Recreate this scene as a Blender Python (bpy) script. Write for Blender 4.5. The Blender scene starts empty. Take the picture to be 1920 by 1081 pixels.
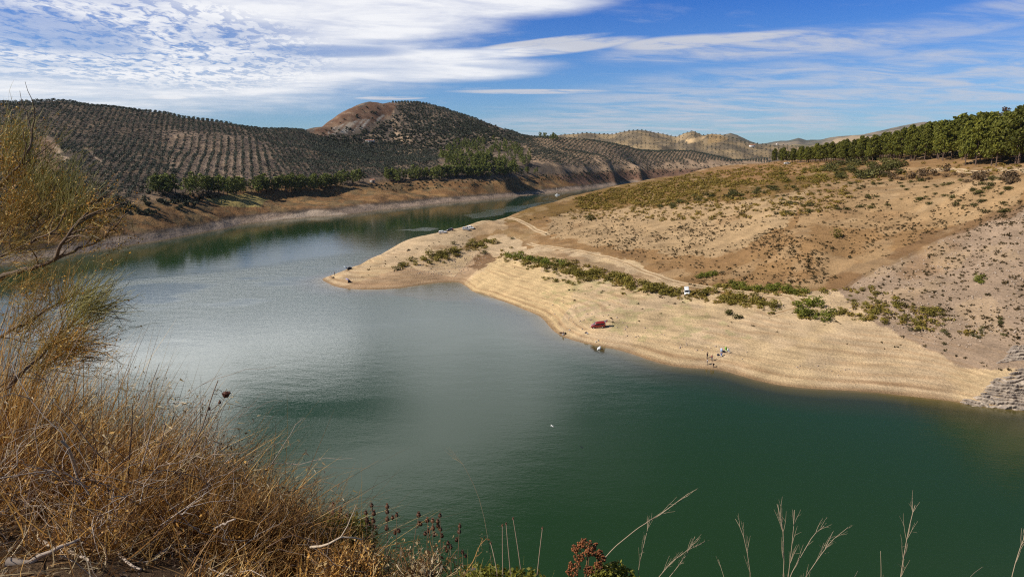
import bpy, bmesh, math, random
import numpy as np
from mathutils import Vector, Matrix
random.seed(7)
rng = np.random.default_rng(7)
C = bpy.context.scene.collection
PI = math.pi
R = math.radians
# ------------------------------------------------------------------ camera
H = 56.0                       # eye above the water
PITCH = R(11.27)
F = 1280.0
FW = np.array([0.0, math.cos(PITCH), -math.sin(PITCH)])
DN = np.array([0.0, -math.sin(PITCH), -math.cos(PITCH)])
RT = np.array([1.0, 0.0, 0.0])
cam = bpy.data.cameras.new('camera'); cam.lens = 24; cam.sensor_width = 36
cam.clip_start = 0.1; cam.clip_end = 40000
camo = bpy.data.objects.new('camera', cam); C.objects.link(camo)
camo.location = (0, 0, H); camo.rotation_euler = (PI/2 - PITCH, 0, 0)
bpy.context.scene.camera = camo

def ray(px, py):
    u = (np.asarray(px, float) - 960)/F; v = (np.asarray(py, float) - 540.5)/F
    return FW + u[..., None]*RT + v[..., None]*DN
def at_z(px, py, z):
    d = ray(px, py); t = (np.asarray(z, float) - H)/d[..., 2]
    return np.array([0, 0, H]) + d*t[..., None]
def at_Y(px, py, Y):
    d = ray(px, py); t = np.asarray(Y, float)/d[..., 1]
    return np.array([0, 0, H]) + d*t[..., None]
def project(P):
    Q = np.asarray(P, float) - np.array([0, 0, H])
    s = np.maximum(Q @ FW, 1e-3)
    return 960 + F*(Q @ RT)/s, 540.5 + F*(Q @ DN)/s
# ------------------------------------------------------------------ noise
def _hash(ix, iy, seed):
    h = (ix.astype(np.int64)*374761393 + iy.astype(np.int64)*668265263 + seed*974634777) & 0xffffffff
    h = ((h ^ (h >> 13))*1274126177) & 0xffffffff
    return ((h ^ (h >> 16)) & 0xffff)/65535.0
def vnoise(x, y, seed=0):
    ix = np.floor(x); iy = np.floor(y); fx = x-ix; fy = y-iy
    fx = fx*fx*fx*(fx*(fx*6-15)+10); fy = fy*fy*fy*(fy*(fy*6-15)+10)
    a = _hash(ix, iy, seed); b = _hash(ix+1, iy, seed); c = _hash(ix, iy+1, seed); d = _hash(ix+1, iy+1, seed)
    return (a*(1-fx)+b*fx)*(1-fy) + (c*(1-fx)+d*fx)*fy
def fbm(x, y, oct=4, seed=0, gain=0.5):
    s = 0; a = 1; n = 0
    for k in range(oct):
        s = s + a*vnoise(x*2**k + 17.3*k, y*2**k - 9.1*k, seed+k); n += a; a *= gain
    return s/n                                   # 0..1
def sstep(a, b, x):
    t = np.clip((x-a)/(b-a), 0, 1); return t*t*(3-2*t)
def inpoly(px, py, poly):
    r = np.zeros(np.shape(px), bool); n = len(poly)
    for i in range(n):
        x1, y1 = poly[i]; x2, y2 = poly[(i+1) % n]
        if y1 == y2: continue
        c = ((y1 > py) != (y2 > py)) & (px < (x2-x1)*(py-y1)/(y2-y1)+x1)
        r ^= c
    return r
def pdist(px, py, line):
    d = np.full(np.shape(px), 1e9)
    for (x1, y1), (x2, y2) in zip(line[:-1], line[1:]):
        L = (x2-x1)**2+(y2-y1)**2 + 1e-9
        t = np.clip(((px-x1)*(x2-x1)+(py-y1)*(y2-y1))/L, 0, 1)
        d = np.minimum(d, np.hypot(px-x1-t*(x2-x1), py-y1-t*(y2-y1)))
    return d
# ------------------------------------------------------------------ thin plate spline
class TPS:
    def __init__(s, P, lam=1e-3, sc=200.0):
        P = np.asarray(P, float); s.sc = sc; s.X = P[:, :2]/sc
        n = len(P); K = s.U(s.X, s.X) + lam*np.eye(n)
        Q = np.c_[np.ones(n), s.X]
        A = np.block([[K, Q], [Q.T, np.zeros((3, 3))]])
        s.w = np.linalg.solve(A, np.r_[P[:, 2], 0, 0, 0])
    def U(s, a, b):
        r2 = ((a[:, None, :]-b[None])**2).sum(-1)
        return 0.5*r2*np.log(r2+1e-12)
    def __call__(s, x, y):
        q = np.c_[np.ravel(x), np.ravel(y)]/s.sc; out = np.empty(len(q))
        for i in range(0, len(q), 20000):
            c = q[i:i+20000]
            out[i:i+20000] = s.U(c, s.X) @ s.w[:-3] + s.w[-3] + c @ s.w[-2:]
        return out.reshape(np.shape(x))
# ------------------------------------------------------------------ mesh helpers
def mesh_np(name, V, faces, mat_idx=None, col=None, attrs=None, smooth=False):
    """faces: list of (n,k) int arrays"""
    me = bpy.data.meshes.new(name)
    V = np.asarray(V, np.float32)
    me.vertices.add(len(V)); me.vertices.foreach_set('co', V.ravel())
    lens = np.concatenate([np.full(len(f), f.shape[1], np.int32) for f in faces])
    idx = np.concatenate([np.asarray(f, np.int32).ravel() for f in faces])
    me.loops.add(len(idx)); me.loops.foreach_set('vertex_index', idx)
    me.polygons.add(len(lens))
    st = np.zeros(len(lens), np.int32); st[1:] = np.cumsum(lens)[:-1]
    me.polygons.foreach_set('loop_start', st)
    me.polygons.foreach_set('loop_total', lens)
    if mat_idx is not None: me.polygons.foreach_set('material_index', np.asarray(mat_idx, np.int32))
    if smooth: me.polygons.foreach_set('use_smooth', np.ones(len(lens), bool))
    if col is not None:
        a = me.attributes.new('Col', 'FLOAT_COLOR', 'POINT')
        c = np.ones((len(V), 4), np.float32); c[:, :3] = col
        a.data.foreach_set('color', c.ravel())
    for k, v in (attrs or {}).items():
        a = me.attributes.new(k, 'FLOAT', 'POINT'); a.data.foreach_set('value', np.asarray(v, np.float32))
    me.update(calc_edges=True)
    return me
def link(name, me, mats=None, parent=None, loc=None):
    o = bpy.data.objects.new(name, me); C.objects.link(o)
    if mats is not None and not me.materials:
        for m in (mats if isinstance(mats, (list, tuple)) else [mats]): me.materials.append(m)
    if parent is not None: o.parent = parent
    if loc is not None: o.location = loc
    return o
def tag(o, label=None, cat=None, group=None, kind=None):
    if label: o['label'] = label
    if cat: o['category'] = cat
    if group: o['group'] = group
    if kind: o['kind'] = kind
    return o
def thing(name, label, cat, loc=(0, 0, 0), rz=0.0, group=None):
    o = bpy.data.objects.new(name, None); C.objects.link(o); o.empty_display_size = 0.2
    o.location = loc; o.rotation_euler = (0, 0, rz)
    return tag(o, label, cat, group)
def copy_tree(o, parent=None):
    c = o.copy(); C.objects.link(c)
    if parent is not None: c.parent = parent
    for ch in o.children: copy_tree(ch, c)
    return c
def grid_faces(nr, nc):
    i = np.arange(nr-1)[:, None]*nc + np.arange(nc-1)[None]
    i = i.ravel(); return np.c_[i, i+1, i+nc+1, i+nc]
class MB:
    """collects verts and faces of one mesh"""
    def __init__(s): s.v = []; s.f = {3: [], 4: []}; s.m = {3: [], 4: []}; s.n = 0
    def add(s, V, F, m=0):
        V = np.asarray(V, float); F = np.asarray(F, int); k = F.shape[1]
        s.v.append(V); s.f[k].append(F+s.n); s.m[k].append(np.full(len(F), m)); s.n += len(V); return s
    def tube(s, pts, radii, n=6, m=0, cap=True):
        pts = np.asarray(pts, float); k = len(pts)
        if np.isscalar(radii): radii = [radii]*k
        T = np.gradient(pts, axis=0); T /= np.linalg.norm(T, axis=1)[:, None]+1e-9
        a = np.array([0, 0, 1.0]) if abs(T[0][2]) < .9 else np.array([1.0, 0, 0])
        V = []
        for i in range(k):
            b = np.cross(T[i], a); b /= np.linalg.norm(b)+1e-9; c = np.cross(b, T[i]); a = c
            th = np.arange(n)*2*PI/n
            V.append(pts[i] + radii[i]*(np.cos(th)[:, None]*b + np.sin(th)[:, None]*c))
        V = np.concatenate(V)
        i = np.arange(k-1)[:, None]*n; j = np.arange(n)[None]; j2 = (j+1) % n
        Fq = np.stack([i+j, i+j2, i+n+j2, i+n+j], -1).reshape(-1, 4)
        s.add(V, Fq, m)
        if cap and n >= 3:
            e = (k-1)*n; s.add(V[e:], [[0, q, q+1] for q in range(1, n-1)], m); s.add(V[:n], [[0, q+1, q] for q in range(1, n-1)], m)
        return s
    def box(s, lo, hi, m=0, top=None):
        """axis box; top=(sx,sy) scales the top face about its centre"""
        x0, y0, z0 = lo; x1, y1, z1 = hi
        V = np.array([[x0,y0,z0],[x1,y0,z0],[x1,y1,z0],[x0,y1,z0],[x0,y0,z1],[x1,y0,z1],[x1,y1,z1],[x0,y1,z1]], float)
        if top:
            cx, cy = (x0+x1)/2, (y0+y1)/2
            V[4:, 0] = cx+(V[4:, 0]-cx)*top[0]; V[4:, 1] = cy+(V[4:, 1]-cy)*top[1]
        s.add(V, [[0,3,2,1],[4,5,6,7],[0,1,5,4],[1,2,6,5],[2,3,7,6],[3,0,4,7]], m); return s
    def ball(s, c, r, n=8, k=6, m=0):
        r = np.broadcast_to(np.asarray(r, float), 3)
        th = np.linspace(0, PI, k+1)[1:-1]; ph = np.arange(n)*2*PI/n
        V = [[0, 0, 1]] + [[math.sin(t)*math.cos(p), math.sin(t)*math.sin(p), math.cos(t)] for t in th for p in ph] + [[0, 0, -1]]
        V = np.array(V)*r + np.asarray(c, float); L = len(V)-1
        s.add(V, [[0, 1+j, 1+(j+1) % n] for j in range(n)], m)
        b = 1+(k-2)*n; s.n -= 0
        off = s.n-len(V)
        T = [[L, b+(j+1) % n, b+j] for j in range(n)]
        Q = [[1+i*n+j, 1+(i+1)*n+j, 1+(i+1)*n+(j+1) % n, 1+i*n+(j+1) % n] for i in range(k-2) for j in range(n)]
        s.f[3].append(np.array(T)+off); s.m[3].append(np.full(len(T), m))
        if Q: s.f[4].append(np.array(Q)+off); s.m[4].append(np.full(len(Q), m))
        return s
    def data(s):
        V = np.concatenate(s.v); fs = []; ms = []
        for k in (3, 4):
            if s.f[k]: fs.append(np.concatenate(s.f[k])); ms.append(np.concatenate(s.m[k]))
        return V, fs, np.concatenate(ms)
    def mesh(s, name, smooth=False, **kw):
        V, fs, ms = s.data(); return mesh_np(name, V, fs, ms, smooth=smooth, **kw)
    def build(s, name, mats, parent=None, loc=None, smooth=False):
        return link(name, s.mesh(name, smooth), mats, parent, loc)
# ------------------------------------------------------------------ materials
def nmat(name):
    m = bpy.data.materials.new(name); m.use_nodes = True
    nt = m.node_tree; b = nt.nodes['Principled BSDF']; return m, nt, b
def nd(nt, t, **kw):
    n = nt.nodes.new(t)
    for k, v in kw.items():
        if k in n.inputs: 
            n.inputs[k].default_value = v
        else: setattr(n, k, v)
    return n
def simple(name, col, rough=0.7, vary=0.25, scale=3.0, metal=0.0, spec=0.3, coat=0.0, bump=0.0, obj=True):
    m, nt, b = nmat(name); L = nt.links.new
    b.inputs['Roughness'].default_value = rough; b.inputs['Metallic'].default_value = metal
    b.inputs['Specular IOR Level'].default_value = spec; b.inputs['Coat Weight'].default_value = coat
    tc = nd(nt, 'ShaderNodeTexCoord'); nz = nd(nt, 'ShaderNodeTexNoise', Scale=scale, Detail=4.0)
    L(tc.outputs['Object' if obj else 'Generated'], nz.inputs['Vector'])
    r = nd(nt, 'ShaderNodeMapRange'); r.inputs['To Min'].default_value = 1-vary; r.inputs['To Max'].default_value = 1+vary
    L(nz.outputs['Fac'], r.inputs['Value'])
    mx = nd(nt, 'ShaderNodeMix', data_type='RGBA', blend_type='MULTIPLY'); mx.inputs[0].default_value = 1
    mx.inputs[6].default_value = (*col, 1); L(r.outputs[0], mx.inputs[7]); L(mx.outputs[2], b.inputs['Base Color'])
    if bump:
        bp = nd(nt, 'ShaderNodeBump', Strength=bump, Distance=0.02); L(nz.outputs['Fac'], bp.inputs['Height']); L(bp.outputs[0], b.inputs['Normal'])
    return m
def leafmat(name, c1, c2, trans=0.25, scale=0.6, rough=0.6, rand=0.35):
    """foliage: clumps of two tones by noise in object space, each plant a little different"""
    m, nt, b = nmat(name); L = nt.links.new
    b.inputs['Roughness'].default_value = rough; b.inputs['Specular IOR Level'].default_value = 0.2
    tc = nd(nt, 'ShaderNodeTexCoord'); nz = nd(nt, 'ShaderNodeTexNoise', Scale=scale, Detail=5.0, Roughness=0.7)
    L(tc.outputs['Object'], nz.inputs['Vector'])
    cr = nd(nt, 'ShaderNodeValToRGB'); e = cr.color_ramp.elements
    e[0].position = .35; e[0].color = (*c1, 1); e[1].position = .65; e[1].color = (*c2, 1); L(nz.outputs['Fac'], cr.inputs['Fac'])
    oi = nd(nt, 'ShaderNodeObjectInfo'); r = nd(nt, 'ShaderNodeMapRange'); r.inputs['To Min'].default_value = 1-rand; r.inputs['To Max'].default_value = 1+rand
    L(oi.outputs['Random'], r.inputs['Value'])
    hs = nd(nt, 'ShaderNodeHueSaturation'); L(cr.outputs[0], hs.inputs['Color']); L(r.outputs[0], hs.inputs['Value'])
    L(hs.outputs[0], b.inputs['Base Color'])
    if trans:
        t = nd(nt, 'ShaderNodeBsdfTranslucent'); L(hs.outputs[0], t.inputs['Color'])
        mx = nd(nt, 'ShaderNodeMixShader'); mx.inputs[0].default_value = trans
        L(b.outputs[0], mx.inputs[1]); L(t.outputs[0], mx.inputs[2]); L(mx.outputs[0], nt.nodes['Material Output'].inputs['Surface'])
    return m
def terrmat(name, fine=1.2, mid=0.15, amp=0.35, bump=0.5, bdist=0.25, strata=0.0):
    """ground: albedo of the soil, grass and stone zones from 'Col', broken up by noise"""
    m, nt, b = nmat(name); L = nt.links.new
    b.inputs['Roughness'].default_value = 0.95; b.inputs['Specular IOR Level'].default_value = 0.1
    g = nd(nt, 'ShaderNodeNewGeometry'); at = nd(nt, 'ShaderNodeAttribute', attribute_name='Col')
    n1 = nd(nt, 'ShaderNodeTexNoise', Scale=fine, Detail=6.0, Roughness=0.65); n2 = nd(nt, 'ShaderNodeTexNoise', Scale=mid, Detail=4.0)
    L(g.outputs['Position'], n1.inputs['Vector']); L(g.outputs['Position'], n2.inputs['Vector'])
    ad = nd(nt, 'ShaderNodeMath', operation='ADD'); L(n1.outputs['Fac'], ad.inputs[0]); L(n2.outputs['Fac'], ad.inputs[1])
    r = nd(nt, 'ShaderNodeMapRange'); r.inputs['From Min'].default_value = .65; r.inputs['From Max'].default_value = 1.35
    r.inputs['To Min'].default_value = 1-amp; r.inputs['To Max'].default_value = 1+amp; L(ad.outputs[0], r.inputs['Value'])
    mx = nd(nt, 'ShaderNodeMix', data_type='RGBA', blend_type='MULTIPLY'); mx.inputs[0].default_value = 1
    L(at.outputs['Color'], mx.inputs[6]); L(r.outputs[0], mx.inputs[7])
    o_ = mx.outputs[2]
    if strata:                                   # thin beds and old water lines that follow the level
        mp = nd(nt, 'ShaderNodeMapping'); mp.inputs['Scale'].default_value = (.10, .10, 6.5); L(g.outputs['Position'], mp.inputs['Vector'])
        n3 = nd(nt, 'ShaderNodeTexNoise', Scale=1.0, Detail=6.0, Roughness=.7); L(mp.outputs[0], n3.inputs['Vector'])
        r3 = nd(nt, 'ShaderNodeMapRange'); r3.inputs['From Min'].default_value = .32; r3.inputs['From Max'].default_value = .68; r3.inputs['To Min'].default_value = 1-strata; r3.inputs['To Max'].default_value = 1+strata; L(n3.outputs['Fac'], r3.inputs['Value'])
        m3 = nd(nt, 'ShaderNodeMix', data_type='RGBA', blend_type='MULTIPLY'); m3.inputs[0].default_value = 1; L(o_, m3.inputs[6]); L(r3.outputs[0], m3.inputs[7]); o_ = m3.outputs[2]
    L(o_, b.inputs['Base Color'])
    bp = nd(nt, 'ShaderNodeBump', Strength=bump, Distance=bdist); L(n1.outputs['Fac'], bp.inputs['Height']); L(bp.outputs[0], b.inputs['Normal'])
    return m
DEBUG = False
# ================================================================== terrain
class Fan:
    """a ground sheet on a fan shaped grid: columns are constant X/Y, rows constant Y"""
    def __init__(s, u0, u1, nu, y0, y1, ny, hf):
        s.u = np.linspace(u0, u1, nu); s.ly = np.linspace(math.log(y0), math.log(y1), ny)
        s.Y = np.repeat(np.exp(s.ly)[:, None], nu, 1); s.X = s.Y*s.u[None]
        s.Z = hf(s.X, s.Y); s.shape = (ny, nu)
    def h(s, x, y):
        x = np.asarray(x, float); y = np.asarray(y, float)
        fu = (x/np.maximum(y, 1e-3)-s.u[0])/(s.u[1]-s.u[0]); fy = (np.log(np.maximum(y, 1e-3))-s.ly[0])/(s.ly[1]-s.ly[0])
        fu = np.clip(fu, 0, s.shape[1]-1.001); fy = np.clip(fy, 0, s.shape[0]-1.001)
        i = fy.astype(int); j = fu.astype(int); a = fy-i; b = fu-j; Z = s.Z
        return (Z[i, j]*(1-b)+Z[i, j+1]*b)*(1-a) + (Z[i+1, j]*(1-b)+Z[i+1, j+1]*b)*a
    def verts(s): return np.c_[s.X.ravel(), s.Y.ravel(), s.Z.ravel()]
    def hit(s, px, py):
        """first point of the sheet seen at a pixel of the photograph (nan where none)"""
        px = np.atleast_1d(np.asarray(px, float)); py = np.atleast_1d(np.asarray(py, float))
        d = ray(px, py); Ys = np.exp(np.linspace(s.ly[0], s.ly[-1], 900)); out = np.full((len(px), 3), np.nan)
        live = np.ones(len(px), bool); prev = None
        for k, Y in enumerate(Ys):
            t = Y/d[:, 1]; x = d[:, 0]*t; z = H+d[:, 2]*t; g = z-s.h(x, Y)
            if prev is not None:
                n = live & (g <= 0) & (prev > 0)
                if n.any():
                    f = prev[n]/(prev[n]-g[n]+1e-9); Yh = Ys[k-1]+f*(Y-Ys[k-1]); tt = Yh/d[n, 1]
                    xx = d[n, 0]*tt; out[n] = np.c_[xx, Yh, s.h(xx, Yh)]; live &= ~n
            prev = g
        return out
    def seen(s, P, lift=1.5):
        """which points are not hidden by the sheet itself"""
        P = np.asarray(P, float); o = np.array([0, 0, H]); q = P+np.array([0, 0, lift]); ok = np.ones(len(P), bool)
        for f in np.linspace(.25, .985, 60):
            m = o+(q-o)*f; inside = m[:, 1] > math.exp(s.ly[0])
            ok &= ~(inside & (m[:, 2] < s.h(m[:, 0], m[:, 1])))
        return ok
def resample(line, step):
    P = np.asarray(line, float); seg = np.hypot(*np.diff(P[:, :2], axis=0).T); c = np.r_[0, np.cumsum(seg)]
    t = np.linspace(0, c[-1], max(2, int(c[-1]/step)+1))
    return np.c_[tuple(np.interp(t, c, P[:, k]) for k in range(P.shape[1]))]

# ---- the promontory on the right: shore line and heights read off the photograph
SHORE = [(2500,800),(2200,790),(1920,767),(1860,764),(1788,752),(1700,742),(1600,731),(1500,728),(1430,716),(1380,702),(1340,691),(1290,690),(1240,682),
 (1200,669),(1160,654),(1110,646),(1060,634),(1034,616),(1015,594),(970,574),(930,560),(895,547),(873,539),(868,530),(850,527),(800,532),(750,540),(700,543),(655,542),(628,537),(613,529)]
SKY = [(622,517,1.3),(640,509,2.2),(660,500,3.2),(700,482,5),(760,451,9.5),(830,434,13.5),(900,417,16.5),(960,403,19),(1000,387,23),(1060,371,26.5),(1140,352,32),(1200,341,34.5),(1300,323,40),(1370,316,42.5),(1440,308,46.2)]
MIDP = [(1124,612,3.2),(1288,548,8.3),(1180,490,12.5),(1000,460,11),(957,410,18),(1025,440,14),(935,478,7.4),(900,500,5.2),(930,520,4.2),(900,535,2),(1000,520,6),(1000,560,2.4),
 (880,497,3.2),(830,503,3.3),(760,505,4),(700,518,2.2),(850,472,8),(900,452,10),(780,475,7.6),(720,498,4.2),
 (1300,470,16.5),(1300,430,22),(1300,390,29),(1300,350,36.5),(1100,400,20.5),(1100,440,16.3),(1100,470,13.5),(1180,430,19),(1180,390,25),
 (1100,520,8.2),(1200,560,6.6),(1200,610,3.8),(1300,620,3.6),(1400,650,3.2),(1500,560,10.5),(1500,500,17.5),(1500,440,26),(1500,380,35),(1500,330,43),(1400,500,15.5),(1400,440,22.8),(1400,540,10.6),
 (1500,640,4.6),(1600,680,3),(1600,600,8.5),(1700,640,6.2),(1700,560,14.5),(1700,480,23.5),(1700,400,33.5),(1700,340,43),(1590,535,14),(1590,470,22.5),
 (1800,690,4),(1900,700,5.2),(1900,600,13.5),(1900,500,24.5),(1900,400,37.5),(1900,340,46.5),(1800,600,11.5),(1800,500,22.5),(1800,420,32.5),(1800,350,43.5),
 (2200,700,6),(2200,600,14),(2200,500,25),(2200,400,38),(2200,340,47),(2500,700,7),(2500,600,15),(2500,500,26),(2500,400,39)]
PLATY = [(1220,340,470),(1260,334,482),(1300,327,505),(1340,322,510),(1380,318,510),(1420,314,510),(1460,309,510),(1500,305,555),(1600,303,450),(1700,303,385),(1800,303,330),(1900,308,285),(2200,308,290),(1600,300,620),(1750,288,520),(1850,270,430),(1950,258,400),(2150,255,420),(1700,285,760),(2000,262,620),(2400,262,420)]
shw = at_z(*np.array(SHORE, float).T, np.zeros(len(SHORE)))
shp = resample(shw, 9.0)
tn = np.gradient(shp, axis=0); tn /= np.linalg.norm(tn, axis=1)[:, None]+1e-9
nrm = np.c_[tn[:, 1], -tn[:, 0]]                       # candidate offset; water is towards the camera / left
def _ok(n):                                          # choose the side that is water: left of the direction of travel
    return n
side = -nrm
pts = [(*p[:2], 0.0) for p in shp]
for p, n in zip(shp[::1], side[::1]): pts.append((p[0]-n[0]*14*-1, p[1]-n[1]*14*-1, -3.2))
m_ = np.array(MIDP, float); w = at_z(m_[:, 0], m_[:, 1], m_[:, 2]); pts += [tuple(q) for q in w]
k_ = np.array(SKY, float); w = at_z(k_[:, 0], k_[:, 1], k_[:, 2]); pts += [tuple(q) for q in w]; skyw = w
for q in w: 
    b = max(6, q[2]*1.9); n = np.array([-0.55, 0.83])
    pts.append((q[0]+n[0]*b, q[1]+n[1]*b, 0.0)); pts.append((q[0]+n[0]*(b+30), q[1]+n[1]*(b+30), -8.0))
p_ = np.array(PLATY, float); w = at_Y(p_[:, 0], p_[:, 1], p_[:, 2]); pts += [tuple(q) for q in w]
pts += [(330, 560, 60), (260, 800, 24), (205, 690, 30), (215, 640, 40), (480, 700, 68), (120, 720, 8), (150, 850, -5)]
tps_p = TPS(pts, 2e-4)
if DEBUG:
    for a_, q in zip(PLATY, w): print('plat', a_, np.round(q, 1), 'fit', round(float(tps_p(q[0], q[1])), 1))
def h_prom(X, Y):
    z = tps_p(X, Y)
    up = sstep(0.3, 3, z); up2 = sstep(6, 16, z)
    far_ = 1-.6*sstep(360, 480, Y)
    z = z + up*(fbm(X/9, Y/9, 4, 3)-.5)*0.55 + up2*far_*((fbm(X/26, Y/26, 4, 11)-.5)*2.6 + (fbm(X/5, Y/5, 3, 5)-.5)*0.5)
    # old water lines: little steps at the same height all along the bare beach
    b = sstep(0.2, .8, z)*(1-sstep(7.5, 11, z)); q = z/0.62 + fbm(X/30, Y/30, 2, 9)*1.2
    z = z + b*0.17*(np.abs((q % 1)-.5)*2-.5)*fbm(X/12, Y/12, 2, 31)*2
    return np.maximum(z, -9)
prom = Fan(-0.40, 1.05, 900, 118, 900, 760, h_prom)
P = prom.verts(); ppx, ppy = project(P); PX, PY, PZ = P.T
wx = ppx + (fbm(PX/7, PY/7, 3, 21)-.5)*34; wy = ppy + (fbm(PX/7, PY/7, 3, 22)-.5)*20
SAND = np.array([.505, .37, .23]); YEL = np.array([.555, .40, .215]); BRN = np.array([.28, .165, .075]); PALE = np.array([.39, .265, .145])
GREY = np.array([.30, .215, .15]); DRY = np.array([.17, .098, .05]); GOLD = np.array([.19, .115, .040]); WET = np.array([.24, .15, .08]); RUST = np.array([.33, .18, .08])
col = np.tile(SAND, (len(P), 1))
def blend(mask, c, a=1.0):
    global col
    k = (np.asarray(mask, float)*a)[:, None]; col = col*(1-k)+np.asarray(c)*k
blend(inpoly(wx, wy, [(870,545),(930,478),(1010,500),(1090,540),(1040,620),(960,575)]), YEL)
blend(sstep(.42, .6, fbm(PX/14, PY/14, 4, 41))*(ppy > 480), YEL, .45)
upland = [(940,405),(965,440),(985,462),(1010,462),(1100,470),(1190,492),(1250,520),(1300,545),(1500,556),(1580,540),(1640,600),(1920,640),(2600,660),(2600,280),(1440,295),(1060,360)]
blend(inpoly(wx, wy, upland), BRN)
blend(inpoly(wx, wy, [(1020,440),(1040,400),(1130,385),(1260,372),(1460,350),(1530,330),(1480,420),(1380,470),(1300,480),(1180,470)]), PALE)
blend(inpoly(wx, wy, [(1500,340),(1920,330),(1920,400),(1700,430),(1500,420)]), PALE, .55)
blend(inpoly(wx, wy, [(940,415),(1000,385),(1060,362),(1200,335),(1440,300),(1640,300),(1560,335),(1440,372),(1250,385),(1080,395),(1010,412)]), GOLD)
blend(inpoly(wx, wy, [(1300,322),(1440,300),(1560,303),(1500,330),(1380,340)]), RUST, .8)
blend(inpoly(wx, wy, [(1575,540),(1660,495),(1800,430),(1920,385),(2600,300),(2600,900),(1920,700),(1790,680),(1700,640),(1620,590)]), GREY)
blend(inpoly(wx, wy, [(1480,530),(1560,520),(1640,490),(1760,430),(1860,398),(1920,380),(1920,392),(1800,436),(1650,505),(1580,548)]), DRY, .75)
blend(inpoly(wx, wy, [(1030,476),(1090,478),(1180,512),(1260,545),(1190,540),(1100,505)]), DRY, .55)
blend(inpoly(wx, wy, [(1280,520),(1400,505),(1540,520),(1560,545),(1400,552)]), BRN*.8, .8)
blend(inpoly(wx, wy, [(930,440),(900,462),(860,470),(900,440),(960,425),(1000,430),(985,455)]), np.array([.29,.185,.085]), .9)
blend(inpoly(ppx, ppy, [(640,538),(760,500),(850,520),(900,470),(925,478),(870,530),(760,545)]), np.array([.36,.235,.145]), .7)
blend(inpoly(wx, wy, [(880,500),(925,474),(935,480),(893,508)]), DRY, .9)
blend(sstep(.52, .62, fbm(PX/3.2, PY/3.2, 4, 51))*inpoly(ppx, ppy, [(1000,540),(1150,510),(1330,570),(1420,640),(1200,640),(1080,600)]), np.array([.30,.29,.12]), .4)
blend(sstep(.5, .7, fbm(PX/16, PY/16, 5, 61))*(PZ > 9), np.array([.26,.15,.07]), .5)
blend(sstep(.55, .7, fbm(PX/9, PY/9, 5, 71))*(PZ > 9), np.array([.44,.31,.18]), .35)
band = .5+.5*np.sin(PZ*7.5+fbm(PX/20, PY/20, 3, 81)*9)
blend(band**3*(PZ < 8)*sstep(.35, .65, fbm(PX/18, PY/18, 3, 82)), np.array([.38,.235,.125]), .5)
blend(np.exp(-((PZ-1.15+.3*fbm(PX/8, PY/8, 2, 5))/.14)**2)*.8+np.exp(-((PZ-2.0)/.13)**2)*.4, np.array([.30,.17,.085]), .7)
blend(1-sstep(.05, .55, PZ), WET, .85)
# rock that shows through the soil, in thin tilted beds
TER = terrmat('dry earth', 1.7, .16, .36, .8, .45, .19)
g = tag(link('ground', mesh_np('promontory ground', P, [grid_faces(*prom.shape)], col=np.clip(col, .01, .9), smooth=True), TER), kind='structure')
g.name = 'hillside'

# ---- the far shore, the olive hills and the conical hill
HSH = [(-700,640),(-400,565),(-150,522),(0,497),(60,488),(150,475),(220,463),(300,451),(370,437),(428,427),(445,421),(520,413),(590,406),(655,403),(672,398),(760,389),(830,381),(900,375),(960,369),(1020,363),(1060,359),(1160,347),(1210,342)]
hw = at_z(*np.array(HSH, float).T, np.zeros(len(HSH)))
HP = [(-500,420,330),(-200,400,360),(0,420,370),(0,360,440),(0,300,620),(0,250,780),(0,193,950),(100,195,980),(200,205,1000),(300,215,1010),(400,226,1030),(480,243,1060),(555,249,1150),
 (-300,190,900),(-600,190,850),(150,410,425),(150,350,530),(150,290,680),(150,240,830),(300,400,480),(300,362,540),(300,310,700),(300,260,860),(400,385,560),(400,358,590),(450,300,790),(450,262,920),
 (520,380,660),(520,357,680),(560,300,880),(620,270,1150),(640,370,720),(640,350,745),(700,340,800),(700,300,1080),(760,362,800),(760,336,850),(850,350,840),(850,330,880),(800,300,1120),(900,300,1060),(950,345,900),(950,322,930),
 (600,240,1260),(640,216,1350),(690,193,1450),(770,190,1540),(830,201,1540),(900,224,1480),(950,243,1420),(1000,258,1380),(700,250,1330),(770,250,1340),(850,250,1330),(720,222,1420),(800,222,1430),(640,255,1260),
 (1100,336,1130),(1100,316,1160),(1100,290,1280),(1200,334,1290),(1200,313,1310),(1200,295,1400),(1250,322,1390),(1050,340,1050),(1050,315,1080),(1050,285,1230),(1060,264,1330),(1150,330,1200),(1150,310,1230),(1150,285,1340),(1150,271,1400),(1300,322,1400),(1300,300,1480),(1300,286,1550),(1440,312,1600),(1440,299,1700),(1600,300,1800),(1600,310,1600)]
pts = [(*p[:2], 0.0) for p in resample(hw, 25)]
for p in resample(hw, 25): pts.append((p[0]*.972+4, p[1]*.965, -5.0))
for p in resample(hw, 40): pts.append((p[0]*1.022-3, p[1]*1.022, 5.5))
h_ = np.array(HP, float); w = at_Y(h_[:, 0], h_[:, 1], h_[:, 2]); pts += [tuple(q) for q in w]
rid = np.array([(-300,190,900),(0,193,950),(200,205,1000),(400,226,1030),(555,249,1150),(640,216,1350),(690,193,1450),(770,190,1540),(830,201,1540),(900,224,1480),(1000,258,1380),(1060,264,1330),(1150,271,1400),(1300,286,1550),(1440,299,1700)], float)
w = at_Y(rid[:, 0], rid[:, 1], rid[:, 2])
for q in w: 
    f = 1.0+190/q[1]; pts.append((q[0]*f, q[1]*f, q[2]-26)); f = 1.0+420/q[1]; pts.append((q[0]*f, q[1]*f, q[2]-75))
tps_h = TPS(pts, 2e-4, 400.0)
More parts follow.
